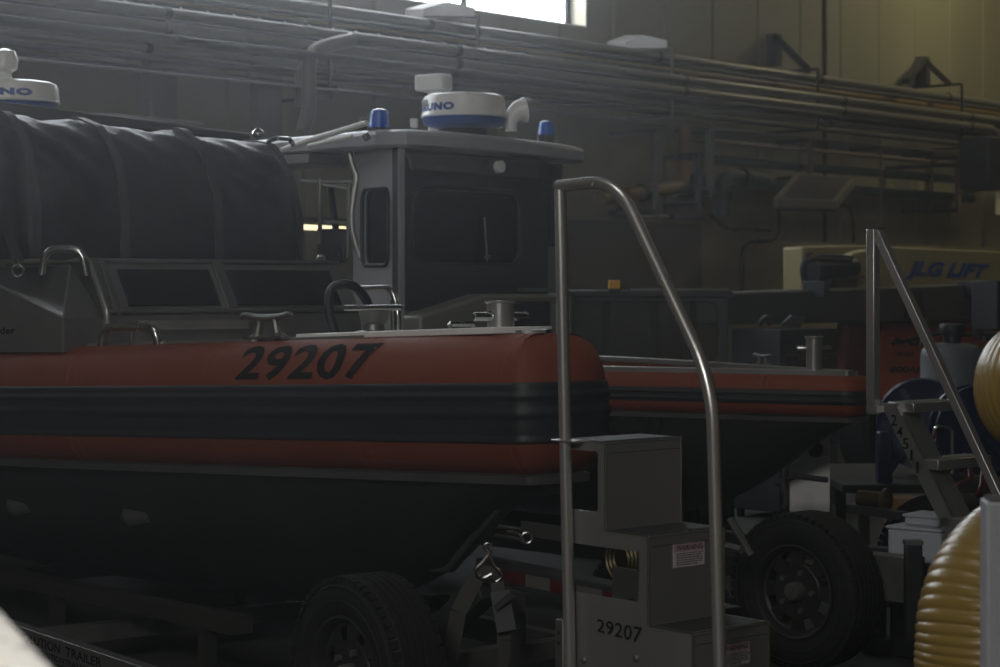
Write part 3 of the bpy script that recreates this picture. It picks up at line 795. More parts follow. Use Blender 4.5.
# bow tie-down gear
mb = MB()
e0 = at(503, 533, 7.52)
mb.tube(bend([at(496, 535, 7.55), at(512, 537, 7.5), at(523, 540, 7.45), at(520, 533, 7.45), at(508, 531, 7.5)], .02), .009, 8); mb.tube([at(527, 538, 7.44) + V(math.cos(a / 12 * 2 * PI) * .02, 0, math.sin(a / 12 * 2 * PI) * .02) for a in range(12)], .007, 8, closed=True)
mb.build('bow_shackle', M_STEEL, tr1, label='polished shackle at the bow eye')
mb = MB(); mb.tube(smooth_path([at(488, 546, 7.4), at(490, 552, 7.4), at(483, 562, 7.4), at(476, 570, 7.4), at(482, 578, 7.4), at(492, 574, 7.4)], 5), .009, 8)
mb.tube(smooth_path([at(489, 556, 7.38), at(494, 566, 7.38), at(502, 576, 7.38), at(496, 582, 7.38)], 5), .007, 8); mb.tube([at(488, 547, 7.4) + V(math.cos(a / 12 * 2 * PI) * .014, 0, math.sin(a / 12 * 2 * PI) * .014) for a in range(12)], .006, 8, closed=True)
mb.each('snap_hook', M_STEEL, tr1, label='polished snap hook under the bow')
mb = MB(); mb.bar(at(476, 578, 7.36), at(458, 612, 7.3), .06, .006, up=(0, -1, 0)); mb.bar(at(458, 612, 7.3), at(450, 660, 7.3), .06, .006, up=(0, -1, 0)); mb.bar(at(497, 582, 7.36), at(505, 640, 7.3), .05, .008, up=(0, -1, 0)); mb.bar(at(505, 640, 7.3), at(500, 690, 7.3), .04, .01, up=(0, -1, 0))
mb.each('tie_strap', M_STRAP, tr1)
mb = MB(); mb.bar(at(500, 592, 7.33), at(507, 632, 7.28), .07, .04, up=(0, -1, 0)); mb.bar(at(495, 608, 7.28), at(513, 594, 7.28), .02, .02); mb.build('ratchet', M_DKPAN, tr1)

# ================================================================== boat two (24511)
C2 = at(868, 300, 9.6); C2.z = 0
ax2 = ln(45); F2 = Vector((math.cos(ax2), -math.sin(ax2), 0)); P2 = Vector((math.sin(ax2), math.cos(ax2), 0))
M2 = frame(C2, F2)
boat2 = thing('patrol_boat', 'farther patrol boat with grey cabin, blue beacons and white radar on its roof', 'boat', M2, 'patrol boats on trailers')
half2 = outline(.13, .09, ln(19), .86, 4.9, .85)
O2 = full(half2); N2 = normals(O2)
TP2, BT2 = 1.327, 1.125
mb = MB(M2); mb.grid([[(*off_pt(p, n, o), z) for o, z in ([(-.16, BT2), (-.16, TP2)] + arc(TP2, BT2, .10, 2.6, 18))] for p, n in zip(O2, N2)], cv=True, caps=True)
mb.build('collar', M_RED, boat2, ang=60, label='orange collar')
zs = []
for i in range(13):
    z = TP2 - .066 - .078 * i / 12; e = .004 + (.005 if i in (3, 4, 8, 9) else 0)
    if i in (0, 12): e = -.004
    zs.append((prof_o(z, TP2, BT2, .10, 2.6) + e, z))
mb = MB(M2); mb.grid([[(*off_pt(p, n, o), z) for o, z in zs] for p, n in zip(O2, N2)]); mb.build('rubbing_band', M_BLK, boat2, label='black rubbing band')
def side2(s, z, e=0.0, sgn=-1):
    o = prof_o(z, TP2, BT2, .10, 2.6) + e; x = -.09 - s * math.cos(ln(19)); y = .13 + s * math.sin(ln(19))
    return Vector((x + math.sin(ln(19)) * o, sgn * (y + math.cos(ln(19)) * o), z))
mb = MB(M2)
for s in (.35, .38, .75, 1.25, 1.28): mb.tube([side2(s, TP2 - .002 - .0075 * i, .001) for i in range(9)], .0028, 6)
mb.each('collar_seam', MATS['seam_red'], boat2)
rows = []
keel2 = [(-.08, 1.10), (-.25, 1.02), (-.45, .885), (-.62, .78), (-.82, .68), (-1.2, .57), (-2, .50), (-3.5, .48), (-4.9, .5)]
def halfw2(x):
    b = [p for p in half2 if p[0] <= x]; return b[0][1] if b else half2[-1][1]
for x, kz in keel2:
    c = max(.03, halfw2(x) - .07); zc = BT2 + .01; h = zc - kz
    half = [(c, zc), (c * .97, zc - h * .22), (c * .80, zc - h * .55), (c * .42, zc - h * .86), (.01, kz)]
    rows.append([(x, -y, z) for y, z in half] + [(x, y, z) for y, z in half[::-1]])
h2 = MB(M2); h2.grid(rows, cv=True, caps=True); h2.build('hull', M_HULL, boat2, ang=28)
HB2 = BVHTree.FromPolygons(h2.v, h2.f)
mb = MB(M2); mb.grid([[(*off_pt(p, n, o), z) for o, z in ((-.05, BT2 + .005), (-.035, BT2 - .005), (-.04, BT2 - .022), (-.09, BT2 - .022), (-.09, BT2 + .005))] for p, n in zip(O2, N2)], cv=True, caps=True); mb.build('chine_rail', M_ALUD, boat2)
def fnh(u, v):
    loc, n = hit(HB2, 608 + u * 56, 434 - v * 17)
    return (loc + n * .004) if loc is not None else at(608 + u * 56, 434 - v * 17, 10.2)
lettering('hull_number', '24511', fnh, M_NUM, boat2, bold=.03, shear=.2, spacing=1.1, sub=.15)
mb = MB(M2); mb.grid([[(*off_pt(p, n, o), z) for o, z in ((-.09, TP2 - .01), (-.09, TP2 + .022), (-.125, TP2 + .026), (-.16, TP2 + .022), (-.16, TP2 - .01))] for p, n in zip(O2, N2)], cv=True, caps=True)
mb.build('gunwale_cap', M_ALU, boat2)
mb = MB(M2); rows = []
for p in half2:
    yy = max(.01, p[1] - .14); x = p[0] - .13 if p[0] > -.2 else p[0]
    rows.append([(x, -yy, TP2 - .06), (x, yy, TP2 - .06), (x, yy, TP2 - .1), (x, -yy, TP2 - .1)])
mb.grid(rows, cv=True, caps=True); mb.build('deck', M_DGREY, boat2)
bitt(M2, -.36, .06, TP2 - .06, 1.512, .040, 1.452, .175, boat2, ln(45))
cleat(M2, -.84, .27, TP2 + .022, ln(-20), .55, boat2)
cleat(M2, -.96, -.36, TP2 + .022, ln(20), .42, boat2) if False else None
# cabin with hard top
def b2(x, y, z): return Vector((x, y, z))
XF, YS, YP, XB = -2.58, -.65, .84, -3.75
# roof: rounded-front slab with visor lip
pl = [(XB - .35, YS - .02), (XF - .22, YS - .03), (XF - .06, YS + .06), (XF + .03, YS + .26), (XF + .07, .1), (XF + .03, YP - .26), (XF - .04, YP), (XF - .22, YP + .06), (XB - .35, YP + .04)]
mb = MB(M2)
ctr = Vector((-3.1, .1, 0)); rows = []
for z, s in ((2.535, .985), (2.545, 1.0), (2.60, 1.0), (2.618, .985), (2.632, .93)):
    rows.append([(ctr.x + (x - ctr.x) * s, ctr.y + (y - ctr.y) * s, z - .02 * (y + .65)) for x, y in pl])
mb.grid(rows, cv=True, caps=True); roof = mb.build('roof', M_GREYLIT, boat2, ang=25, label='grey hard top roof')
# roof wing at the left (flat tray projecting aft)
mb = MB(M2); mb.hexa([(-3.4, -.66, 2.47), (-4.35, -.70, 2.47), (-4.35, -.3, 2.47), (-3.4, -.3, 2.47)], [(-3.4, -.66, 2.53), (-4.35, -.70, 2.50), (-4.35, -.3, 2.50), (-3.4, -.3, 2.53)]); mb.build('roof_tray', M_ALUD, boat2, bevel=.006)
# side wall with slim window: outline + opening filled with glass
def ring(mb, outer, inner, vec):
    n = len(outer); vec = Vector(vec); o = [Vector(p) for p in outer]; i = [Vector(p) for p in inner]
    for k in range(n):
        j = (k + 1) % n
        mb.hexa([o[k], o[j], i[j], i[k]], [o[k] + vec, o[j] + vec, i[j] + vec, i[k] + vec])
def rrect(a0, a1, z0, z1, r, n=4):
    out = []
    for cx, cz, s in ((a1 - r, z1 - r, 0), (a0 + r, z1 - r, 90), (a0 + r, z0 + r, 180), (a1 - r, z0 + r, 270)):
        for k in range(n + 1):
            t = ln(s + 90 * k / n); out.append((cx + r * math.cos(t), cz + r * math.sin(t)))
    return out
def frame_panel(mb, fn, a0, a1, z0, z1, b0, b1, w0, w1, r, vec):
    """panel a0..a1 x z0..z1 with a rounded opening b0..b1 x w0..w1"""
    inn = rrect(b0, b1, w0, w1, r, 4); out = []
    for k, (a, z) in enumerate(inn):
        q = k // 5; out.append([(a1, z1), (a0, z1), (a0, z0), (a1, z0)][q])
    # spread: make panel from quads between inner ring and outer corners
    n = len(inn)
    vs = [fn(a, z) for a, z in inn]; corners = [fn(a1, z1), fn(a0, z1), fn(a0, z0), fn(a1, z0)]
    vec = Vector(vec)
    allv = vs + corners; N0 = len(allv)
    fs = []
    for q in range(4):
        for k in range(4): fs.append((q * 5 + k, q * 5 + k + 1, n + q))
        fs.append((q * 5 + 4, ((q + 1) * 5) % n, n + (q + 1) % 4, n + q))
    full_f = fs + [tuple(i + N0 for i in f[::-1]) for f in fs]
    full_f += [(k, (k + 1) % n, N0 + (k + 1) % n, N0 + k) for k in range(n)] + [(n + k, n + (k + 1) % 4, N0 + n + (k + 1) % 4, N0 + n + k) for k in range(4)]
    mb.add(allv + [v + vec for v in allv], full_f)
    return inn
# corner panel (faces forward and to starboard) holds the slim window
pA, pB = at(352, 250, 11.45), at(398, 250, 11.1)
for p in (pA, pB): p.z = 0
def corner(a, z):                     # a 0..1 across, lower part flares a little
    return pA.lerp(pB, a) + Vector((0, 0, z))
zt2 = 2.53
nn = (pB - pA).cross(V(0, 0, 1)).normalized()
if nn.y > 0: nn = -nn
mb = MB(); frame_panel(mb, corner, .02, 1.0, 1.30, zt2, .25, .80, 1.885, 2.30, .07, -nn * .05); cp = mb.build('corner_panel', M_GREYLIT, boat2, bevel=.006, label='grey corner panel with slim window')
mb = MB(); mb.prism([corner(a, z) - nn * .02 for a, z in rrect(.25, .80, 1.885, 2.30, .07)], -nn * .008); mb.build('slim_window', M_DARKG, cp)
mb = MB(); R_ = [corner(a, z) + nn * .004 for a, z in rrect(.24, .81, 1.878, 2.307, .075)]; mb.tube(R_, .012, 8, closed=True); mb.build('window_gasket', M_BLK, cp)
# front windscreen wall (facing forward)
qA = pB.copy(); qB = at(548, 250, 12.0); qB.z = 0
def front(a, z): return qA.lerp(qB, a) + Vector((0, 0, z))
n2 = (qB - qA).cross(V(0, 0, 1)).normalized()
if n2.y > 0: n2 = -n2
mb = MB(); frame_panel(mb, front, 0, 1, 1.62, zt2, .09, .80, 1.89, 2.31, .08, -n2 * .05); fw = mb.build('windscreen_wall', M_DKPAN, boat2, bevel=.006, label='dark front wall around the windscreen')
mb = MB(); mb.prism([front(a, z) - n2 * .02 for a, z in rrect(.09, .80, 1.89, 2.31, .08)], -n2 * .008); mb.build('windscreen', M_DARKG, fw)
mb = MB(); mb.tube([front(a, z) + n2 * .004 for a, z in rrect(.085, .805, 1.885, 2.315, .085)], .012, 8, closed=True); mb.build('windscreen_gasket', M_BLK, fw)
mb = MB(); mb.bar(front(.56, 1.9) + n2 * .02, front(.54, 2.16) + n2 * .02, .010, .012); mb.bar(front(.545, 1.93) + n2 * .025, front(.57, 1.93) + n2 * .025, .02, .02); mb.build('wiper', M_GALV, fw)
# visor band below the roof
mb = MB(); mb.prism([front(.02, 2.40) + n2 * .10, front(.85, 2.40) + n2 * .10, front(.85, 2.50) + n2 * .06, front(.02, 2.50) + n2 * .06], -n2 * .03); mb.build('visor', M_DGREY, boat2, bevel=.006)
mb = MB(); c = front(.52, 2.445) + n2 * .15; mb.cyl(c, c + n2 * .03, .035, n=20); sl = mb.build('spreader_light', M_LENS, boat2, label='round clear spreader light'); mb = MB(); mb.cyl(c - n2 * .05, c - n2 * .0, .042, n=20); mb.build('light_housing', M_GALV, sl)
# port side wall & back posts
mb = MB(); pr = qB - F2 * 1.1; mb.prism([qB + V(0, 0, 1.5), qB + V(0, 0, zt2), pr + V(0, 0, zt2), pr + V(0, 0, 1.5)], P2 * -.04); mb.build('port_wall', M_DKPAN, boat2)
mb = MB(); pk = pA - F2 * .62; mb.bar(pk + V(0, 0, 1.3), pk + V(0, 0, 2.5), .05, .05); mb.bar(pr + V(0, 0, 1.3), pr + V(0, 0, 2.5), .05, .05); mb.each('roof_post', M_ALUD, boat2)
mb = MB(); mb.prism([qB + V(0, 0, 2.0) + P2 * .03, qB + V(0, 0, 2.5) + P2 * .03, qB + V(0, 0, 2.5) + P2 * .13, qB + V(0, 0, 2.0) + P2 * .10], -F2 * .03); mb.build('port_fin', M_DKPAN, boat2)
# lower console with angular front
mb = MB(); 
mb.prism([front(a, z) + n2 * .02 for a, z in ((0, 1.3), (1.0, 1.3), (1.0, 1.715), (.42, 1.715), (0, 1.60))], n2 * .16); mb.build('console', mat('console_light_grey', (.21, .21, .19), .5, .2), boat2, bevel=.02)
mb = MB(); mb.prism([front(.50, 1.44) + n2 * .18, front(.84, 1.44) + n2 * .18, front(.84, 1.67) + n2 * .18, front(.50, 1.67) + n2 * .18], n2 * .02); mb.build('console_hatch', M_DKPAN, boat2, bevel=.01)
mb = MB(); mb.tube(bend([front(.60, 1.74) + n2 * .22, front(.96, 1.735) + n2 * .22, front(.96, 1.4) + n2 * .22], .05), .012, 8); mb.build('console_rail', M_GALV, boat2)
mb = MB(); mb.prism([front(.885, 1.40) + n2 * .20, front(.93, 1.40) + n2 * .20, front(.92, 1.63) + n2 * .20, front(.875, 1.66) + n2 * .20], n2 * .012); mb.build('console_chart', M_BOXW, boat2)
# boarding ladder and bent rails left of the corner panel
def lad(px, py, d=11.6): return at(px, py, d)
mb = MB(); mb.tube([lad(320, 178), lad(320, 244)], .013, 10); mb.tube([lad(349, 184), lad(348, 258)], .013, 10)
for y in (181, 222): mb.tube([lad(300 if y == 181 else 322, y), lad(352, y + 1)], .011, 10)
mb.tube([lad(322, 184), lad(350, 189)], .011, 10); mb.each('side_ladder', M_ALUD, boat2)
mb = MB(); mb.tube(bend([lad(349, 152, 11.4), lad(353, 168, 11.4), lad(357, 176, 11.4), lad(352, 205, 11.4), lad(351, 226, 11.4), lad(357, 248, 11.4), lad(361, 258, 11.4)], .1), .017, 10); mb.build('bent_rail', M_ALU, boat2)
mb = MB(); mb.tube([lad(280, 266, 11.3), lad(322, 266, 11.3)], .015, 8); mb.tube(bend([lad(318, 274, 11.0), lad(319, 257, 11.0), lad(323, 257, 11.0), lad(325, 276, 11.0)], .03), .014, 8); mb.each('aft_rail', M_BRASS if False else M_ALU, boat2)
mb = MB(); mb.tube([at(330, 184, 11.9), at(340, 262, 11.7)], .02, 8); mb.box(at(332, 246, 11.8), (.16, .16, .2)); mb.each('helm_seat', M_BLK, boat2)
# folded antennas on the roof edge
mb = MB(); mb.tube([at(282, 150, 11.3), at(306, 141, 11.2), at(367, 123, 10.9)], .017, 10); mb.tube([at(308, 146, 11.0), at(352, 136.5, 10.85)], .012, 10); mb.each('folded_antenna', M_WHITE, boat2)
mb = MB(); mb.box(at(360, 125, 11.0), (.05, .05, .05)); mb.cyl(at(364, 128, 10.95), at(364, 118, 10.95), .018); mb.cyl(at(365, 134, 10.85), at(368, 140, 10.85), .02); mb.each('antenna_mount', M_GALV, boat2)
# roof equipment
def beacon(px, py, Z, s, label):
    c = at(px, py, Z); mb = MB(); mb.lathe([(.066 * s, 0), (.066 * s, .012 * s), (.062 * s, .02 * s), (.055 * s, .085 * s), (.046 * s, .108 * s), (.02 * s, .117 * s), (.001, .118 * s)], c, (0, 0, 1), 28)
    o = mb.build('beacon', M_BLUE, boat2, label=label); mb = MB(); mb.cyl(c - V(0, 0, .05), c + V(0, 0, .006), .07 * s); mb.build('beacon_foot', M_DKPAN, o)
beacon(379.5, 129, 11.25, .98, 'blue beacon, larger, at the near corner')
beacon(546, 136, 12.3, .80, 'blue beacon, smaller, at the far corner')
rc2 = at(464, 126, 11.75)
radar(rc2, .248, .188, boat2, 'FURUNO', ln(-187), ln(-102), None)
mb = MB(); mb.cyl(V(rc2.x, rc2.y, 2.6), rc2, .14); mb.build('radar_foot', M_DKPAN, boat2)
# thermal camera on its neck
mb = MB(); cc = at(433.5, 83, 12.12); R = Matrix.Rotation(ln(-32), 3, 'Z'); mb.box(cc, (.20, .13, .10), R); cam_ = mb.build('roof_camera', M_WHITE, boat2, bevel=.014, label='white boxy roof camera')
mb = MB(); mb.box(cc + R @ V(-.101, 0, 0), (.004, .08, .06), R); mb.build('camera_lens', M_DARKG, cam_)
mb = MB(); mb.tube([at(433, 132, 12.12), at(433, 107, 12.12), at(433, 98, 12.12), at(434, 91, 12.12)], [.03, .03, .028, .05], 14); mb.build('camera_neck', M_WHITE, cam_)
mb = MB(); mb.box(at(414, 123, 11.4), (.045, .045, .05)); mb.cyl(at(422, 103, 11.4), at(428, 103, 11.4), .02); mb.build('roof_sensor', M_WHITE, boat2, bevel=.006)
# cowl vent
p0 = at(511, 131, 11.8)
pts = smooth_path([p0, p0 + V(0, 0, .05), p0 + V(.012, .0, .085), p0 + V(.045, .01, .118), p0 + V(.085, .02, .128)], 5); k = len(pts)
mb = MB(); mb.tube(pts, [.036 + .040 * (i / (k - 1)) ** 1.6 for i in range(k)], 20); cv = mb.build('cowl_vent', M_WHITE, boat2, label='pale cowl vent')
mb = MB(); mb.tube([at(500, 128, 11.9), at(497, 108, 11.9)], .02, 10); mb.build('horn', M_WHITE, boat2)

# ---- trailer two
MT2 = frame(C2, F2)
tr2 = thing('boat_trailer', 'trailer under the farther boat, its black wheel behind the boarding steps', 'trailer', MT2, 'boat trailers')
wheel(MT2, (.02, -.53, .36), .36, .20, tr2)
wheel(MT2, (.02, .66, .36), .36, .20, tr2)
mb = MB(MT2); mb.bar((.02, -.5, .36), (.02, .6, .36), .07, .07); mb.build('axle', M_GALV, tr2)
mb = MB(MT2); mb.bar((-5, -.32, .38), (.02, -.32, .40), .08, .10); mb.bar((-5, .42, .38), (.02, .42, .40), .08, .10); mb.bar((.02, -.30, .40), (.02, .40, .40), .08, .10); mb.each('trailer_frame', M_DKPAN, tr2, bevel=.006)
mb = MB(MT2); mb.bar((.02, .05, .06), (.02, .05, .36), .06, .06); mb.cyl((.02, .05, 0), (.02, .05, .07), .08); mb.each('trailer_jack', M_GALV, tr2)
mb = MB(); mb.prism([at(790, 512, 10.25), at(830, 512, 10.25), at(830, 432, 10.25), at(808, 440, 10.25), at(790, 462, 10.25)], (0, .03, 0)); bp_ = mb.build('bow_stop_panel', M_WHITE, tr2, bevel=.004, label='white bow stop panel')
mb = MB(); c = at(815, 449, 10.25); mb.cyl(c - V(0, .02, 0), c + V(0, .005, 0), .04); mb.build('panel_roller', M_DKRED, bp_)
mb = MB(); mb.tube([at(776, 484, 9.7), at(795, 476, 9.6), at(828, 480, 9.6)], .014, 8); mb.tube(smooth_path([at(785, 470, 9.65), at(783, 485, 9.6), at(787, 500, 9.55), at(783, 510, 9.5)], 5), .012, 8); mb.each('tie_strap', M_STRAPB, tr2)
mb = MB(); mb.tube([at(730, 519, 9.4), at(752, 556, 9.3)], .02, 8); mb.tube([at(727, 546, 9.0), at(742, 550, 8.9)], .018, 8); mb.each('support_tube', M_GALV, tr2)
mb = MB(); c = at(888, 500, 9.9); d = V(.8, -.6, 0); mb.cyl(c - d * .16, c - d * .02, .04); mb.lathe([(.045, -.03), (.058, -.02), (.058, 0), (.04, .01), (.02, .02)], c, d, 24); mb.build('winch_motor', M_BRASS, tr2, label='winch motor with brass coloured flange')
R = frame(V(0, 0, 0), F2).to_3x3()
mb = MB(); mb.bar(at(850, 508, 10), at(905, 516, 9.7), .06, .04); mb.build('winch_base', M_DKPAN, tr2)
mb = MB(); c = at(893, 577, 9.12); mb.box(c, (.26, .12, .20), R)
for i in range(6):
    for j in range(7):
        q = c + R @ V(-.11 + j * .036, -.061, -.08 + i * .032); mb.bar(q - R @ V(.009, 0, .006 * (-1) ** (i + j)), q + R @ V(.009, 0, .006 * (-1) ** (i + j)), .004, .004)
mb.build('step_plate', M_GALV, tr2, label='diamond plate step')
mb = MB(); c0, c1 = at(913, 640, 8.95), at(913, 545, 8.95); mb.bar(c0, c1, .075, .06, up=(0, -1, 0)); gp = mb.build('guide_post', M_BLK, tr2, bevel=.006); mb = MB(); mb.box(c1 + V(0, 0, .012), (.08, .065, .02)); mb.each('post_cap', M_GALV, gp)

# ================================================================== steps numbered 29207
E = Vector((.656, -.755, 0)); G = Vector((.755, .656, 0))
K1 = at(605.2, 442, 5.75); z1 = K1.z; K1.z = 0
MS = Matrix.Identity(4)
for i in range(3): MS[i][0] = E[i]; MS[i][1] = G[i]; MS[i][2] = (0, 0, 1)[i]; MS[i][3] = K1[i]
steps = thing('boarding_steps', 'aluminium boarding steps numbered 29207 with tall curved handrail', 'steps', MS)
TD, RS, WDT = .173, .253, .3125
zl = [z1 - RS * i for i in range(5)]
th = .006
# side panels with cut-outs
def side_panel(y, holes):
    mb = MB(MS)
    for i, z in enumerate(zl):
        xa, xb = -TD + i * TD, i * TD
        zlow = 0.05
        hs = [h for h in holes if h[0] == i]
        if hs:
            _, ha, hb, hz0, hz1 = hs[0]
            fn = lambda a, zz: Vector((a, y, zz))
            frame_panel(mb, fn, xa, xb, hz0 - .05, z, ha, hb, hz0, hz1, .012, (0, th, 0))
            mb.box(((xa + xb) / 2, y + th / 2, (hz0 - .05 + zlow) / 2), (TD, th, hz0 - .05 - zlow))
        else: mb.box(((xa + xb) / 2, y + th / 2, (z + zlow) / 2), (TD, th, z - zlow))
    return mb.build('side_panel', M_ALU, steps, smooth=False)
holes = [(0, -.155, -.035, z1 - .215, z1 - .028), (1, -.0, 0, 0, 0)]
# openings: one in the top block, one wide one behind the second block
def panel2(y):
    mb = MB(MS)
    def rect(xa, xb, za, zb): mb.box(((xa + xb) / 2, y + th / 2, (za + zb) / 2), (xb - xa, th, zb - za))
    frame_panel(mb, lambda a, z: Vector((a, y, z)), -TD, 0, z1 - .235, z1, -TD + .012, -.030, z1 - .205, z1 - .030, .010, (0, th, 0))
    rect(-TD, 0, z1 - .30, z1 - .235)
    zz = zl[1]
    # wide opening spans the blocks 0-1
    lo, hi = zl[2] + .060, zl[1] - .050
    rect(-TD, 0, hi, z1 - .30) if z1 - .30 > hi else None
    rect(0, TD, hi, zl[1]); rect(TD - .035, TD, lo, hi); rect(-TD, -TD + .012, lo, hi); rect(-TD, TD, .06, lo)
    rect(TD, 2 * TD, .06, zl[2]); rect(2 * TD, 3 * TD, .06, zl[3]); rect(3 * TD, 4 * TD, .06, zl[4])
    return mb.build('side_panel', M_ALU, steps, smooth=False)
sp = panel2(0.0); panel2(WDT - th)
for i, z in enumerate(zl):
    mb = MB(MS); mb.box((i * TD - TD / 2, WDT / 2, z - .004), (TD + .006, WDT, .008)); 
    tr = mb.build('tread', M_ALU, steps, bevel=.003)
    mb = MB(MS); mb.box((i * TD - TD / 2 - .004, WDT / 2, z + .0006), (TD - .03, WDT - .03, .0012)); mb.each('grip_pad', M_DKPAN, tr)
    mb = MB(MS); zb = zl[i + 1] if i < 4 else .06
    mb.box((i * TD - .003, WDT / 2, (z + zb) / 2 - .004), (.006, WDT, z - zb)); mb.build('riser', M_ALU, steps, bevel=.002)
mb = MB(MS)
for i, z in enumerate(zl):      # weld beads along the edges
    mb.tube([(i * TD, 0, z), (i * TD, 0, max(.06, z - RS))], .0035, 6); mb.tube([(i * TD - TD, 0, z), (i * TD, 0, z)], .003, 6); mb.tube([(i * TD, .0, z), (i * TD, WDT, z)], .0025, 6); mb.tube([(i * TD, WDT, z), (i * TD, WDT, max(.06, z - RS))], .003, 6)
    mb.tube([(i * TD + .001, .01, z - .033), (i * TD + .001, WDT - .01, z - .033)], .0012, 5)
mb.each('weld_bead', M_STEEL, steps)
# handrail
def sx(px):
    k = (px - 500) / F; return (k * K1.y - K1.x) / (E.x - k * E.y)
def sz(px, py):
    k = (px - 500) / F; o = K1 - G * .022; s = (k * o.y - o.x) / (E.x - k * E.y); p = o + E * s; return Vector((s, -.022, EYE - (py - HOR) * p.y / F))
mb = MB(MS); rr = .0178
top = sz(559, 186); t2 = sz(617, 181); t2.z = top.z + .008
a1_ = sz(712, 382); a2_ = sz(717.5, 430); bot = sz(722, 660); bot = a2_ + (bot - a2_) * ((a2_.z - .05) / (a2_.z - bot.z))
p0 = sz(560, 190); pb = sz(569.5, 640); pb = p0 + (pb - p0) * ((p0.z - .05) / (p0.z - pb.z))
mb.tube(bend([top + V(-.004, 0, 0), t2, a1_ + (t2 - a1_).normalized() * 0.0, bot], .13, 12), rr, 18)
rail_ = mb.build('handrail', M_RAIL, steps, ang=60)
mb = MB(MS); mb.tube([p0 + V(0, 0, .0), pb], rr, 18); mb.build('rail_post', M_RAIL, steps, ang=60)
mb = MB(MS); mb.lathe([(rr, -.004), (rr * 1.04, 0), (rr, .004)], top + V(-.006, 0, 0), (1, 0, 0), 18); mb.build('rail_end_cap', M_STEEL, steps)
q = sz(565, 440); mb = MB(MS); mb.box((q.x + .01, -.012, z1 - .003), (.10, .06, .006)); mb.each('rail_bracket', M_ALU, steps, bevel=.002)
mb = MB(MS); mb.box((2.6 * TD, -.012, zl[3] - .1), (.03, .05, .04)); mb.each('rail_bracket', M_ALU, steps)
# number, warning labels, bolts, feet
def sp_pt(px, py, e=.002):
    k = (px - 500) / F; s = sx(px); p = K1 + E * s
    return p - G * e + Vector((0, 0, EYE - (py - HOR) * p.y / F))
lettering('step_number', '29207', quadmap(sp_pt(597.5, 631.5), sp_pt(641, 643.5), sp_pt(642.5, 627.5), sp_pt(597.5, 618.5)), M_NUM, steps, bold=.008, spacing=1.05)
def warn(i, y0, y1, za, zb):
    x = i * TD + .0018
    mb = MB(MS); mb.box((x, (y0 + y1) / 2, (za + zb) / 2), (.0016, y1 - y0, zb - za)); lb = mb.build('warning_label', M_LABEL, steps, label='white warning label with pink header')
    zh = zb - (zb - za) * .34
    mb = MB(MS); mb.box((x + .0004, (y0 + y1) / 2, (zh + zb) / 2), (.0016, y1 - y0, zb - zh)); mb.build('label_header', M_LABELR, lb)
    X = x + .0018; w = y1 - y0
    lettering('label_lettering', 'WARNING', lambda u, v: Vector((X, y0 + w * (.08 + .84 * u), zh + (zb - zh) * (.15 + .7 * v))), M_NUM, lb, bold=.01, M=MS)
    lines = ['KEEP HANDS ON THE RAIL', 'FACE THE STEPS WHEN', 'CLIMBING OR LEAVING', 'DO NOT OVERLOAD']
    mb = MB(MS)
    for k in range(6):
        zc = zh - (zh - za) * (.12 + k * .145); yy = y0 + w * .08
        while yy < y0 + w * (.90 if k < 5 else .7):
            l = w * random.uniform(.05, .13); mb.box((X, yy + l / 2, zc), (.0004, l, (zh - za) * .055)); yy += l + w * .025
    mb.build('label_print', MATS['number_black'], lb)
def ryz(i, px, py):
    x = i * TD; k = (px - 500) / F; o = K1 + E * x
    y = (k * o.y - o.x) / (G.x - k * G.y); p = o + G * y
    return y, EYE - (py - HOR) * p.y / F
a, b = ryz(1, 673, 568), ryz(1, 704, 541); warn(1, a[0], b[0], a[1], b[1])
a, b = ryz(2, 725, 667), ryz(2, 749, 641); warn(2, a[0] - .02, b[0], a[1], b[1])
mb = MB(MS)
for px, py in ((636, 658), (584, 660)):
    p = MS.inverted() @ sp_pt(px, py, 0); mb.lathe([(.012, 0), (.012, -.003), (.007, -.008), (.001, -.009)][::-1], p, (0, 1, 0), 12)
mb.each('side_bolt', M_GALV, steps)
p = sp_pt(559, 640); l = MS.inverted() @ p
mb = MB(MS); mb.box((l.x - .005, .03, l.z - .3), (.035, .05, .72)); ob = mb.build('outrigger', M_ALUD, steps, bevel=.004)
mb = MB(MS)
for dz in (-.0, .03): mb.cyl((l.x - .006, .004, l.z + .02 - dz), (l.x - .006, .0045 - .001, l.z + .02 - dz), .006)
mb.each('outrigger_hole', M_BLK, ob)
mb = MB(MS)
for x in (-TD + .02, 4 * TD - .03):
    for y in (.03, WDT - .03): mb.cyl((x, y, .0), (x, y, .07), .022)
mb.box((sx(570) , -.022, .03), (.05, .05, .06)); mb.box((bot.x, -.022, .03), (.05, .05, .06))
mb.each('foot', M_BLK, steps)

# ================================================================== far steps numbered 24511
K2 = at(880.4, 404, 9.15); zz1 = 1.75 - (402 - HOR) * 9.15 / F; K2.z = 0
MS2 = Matrix.Identity(4)
for i in range(3): MS2[i][0] = E[i]; MS2[i][1] = G[i]; MS2[i][2] = (0, 0, 1)[i]; MS2[i][3] = K2[i]
lad2 = thing('boarding_steps', 'open ladder steps numbered 24511 with square handrail, beside the yellow hose', 'steps', MS2)
r2, t2d = .247, .158
top_z = zz1
L_ = (top_z - .02) / r2 * t2d
mb = MB(MS2); dirv = V(t2d, 0, -r2).normalized(); nrm = V(r2, 0, t2d).normalized()
pA2, pB2 = V(0, .02, top_z - .005), V(L_, .02, .02)
mb.hexa([pA2 + V(0, -.02, 0), pA2 + V(.085, -.02, 0), pA2 + V(.085, .0, 0), pA2 + V(0, .0, 0)], [pB2 + V(0, -.02, 0), pB2 + V(.085, -.02, 0), pB2 + V(.085, .0, 0), pB2 + V(0, .0, 0)])
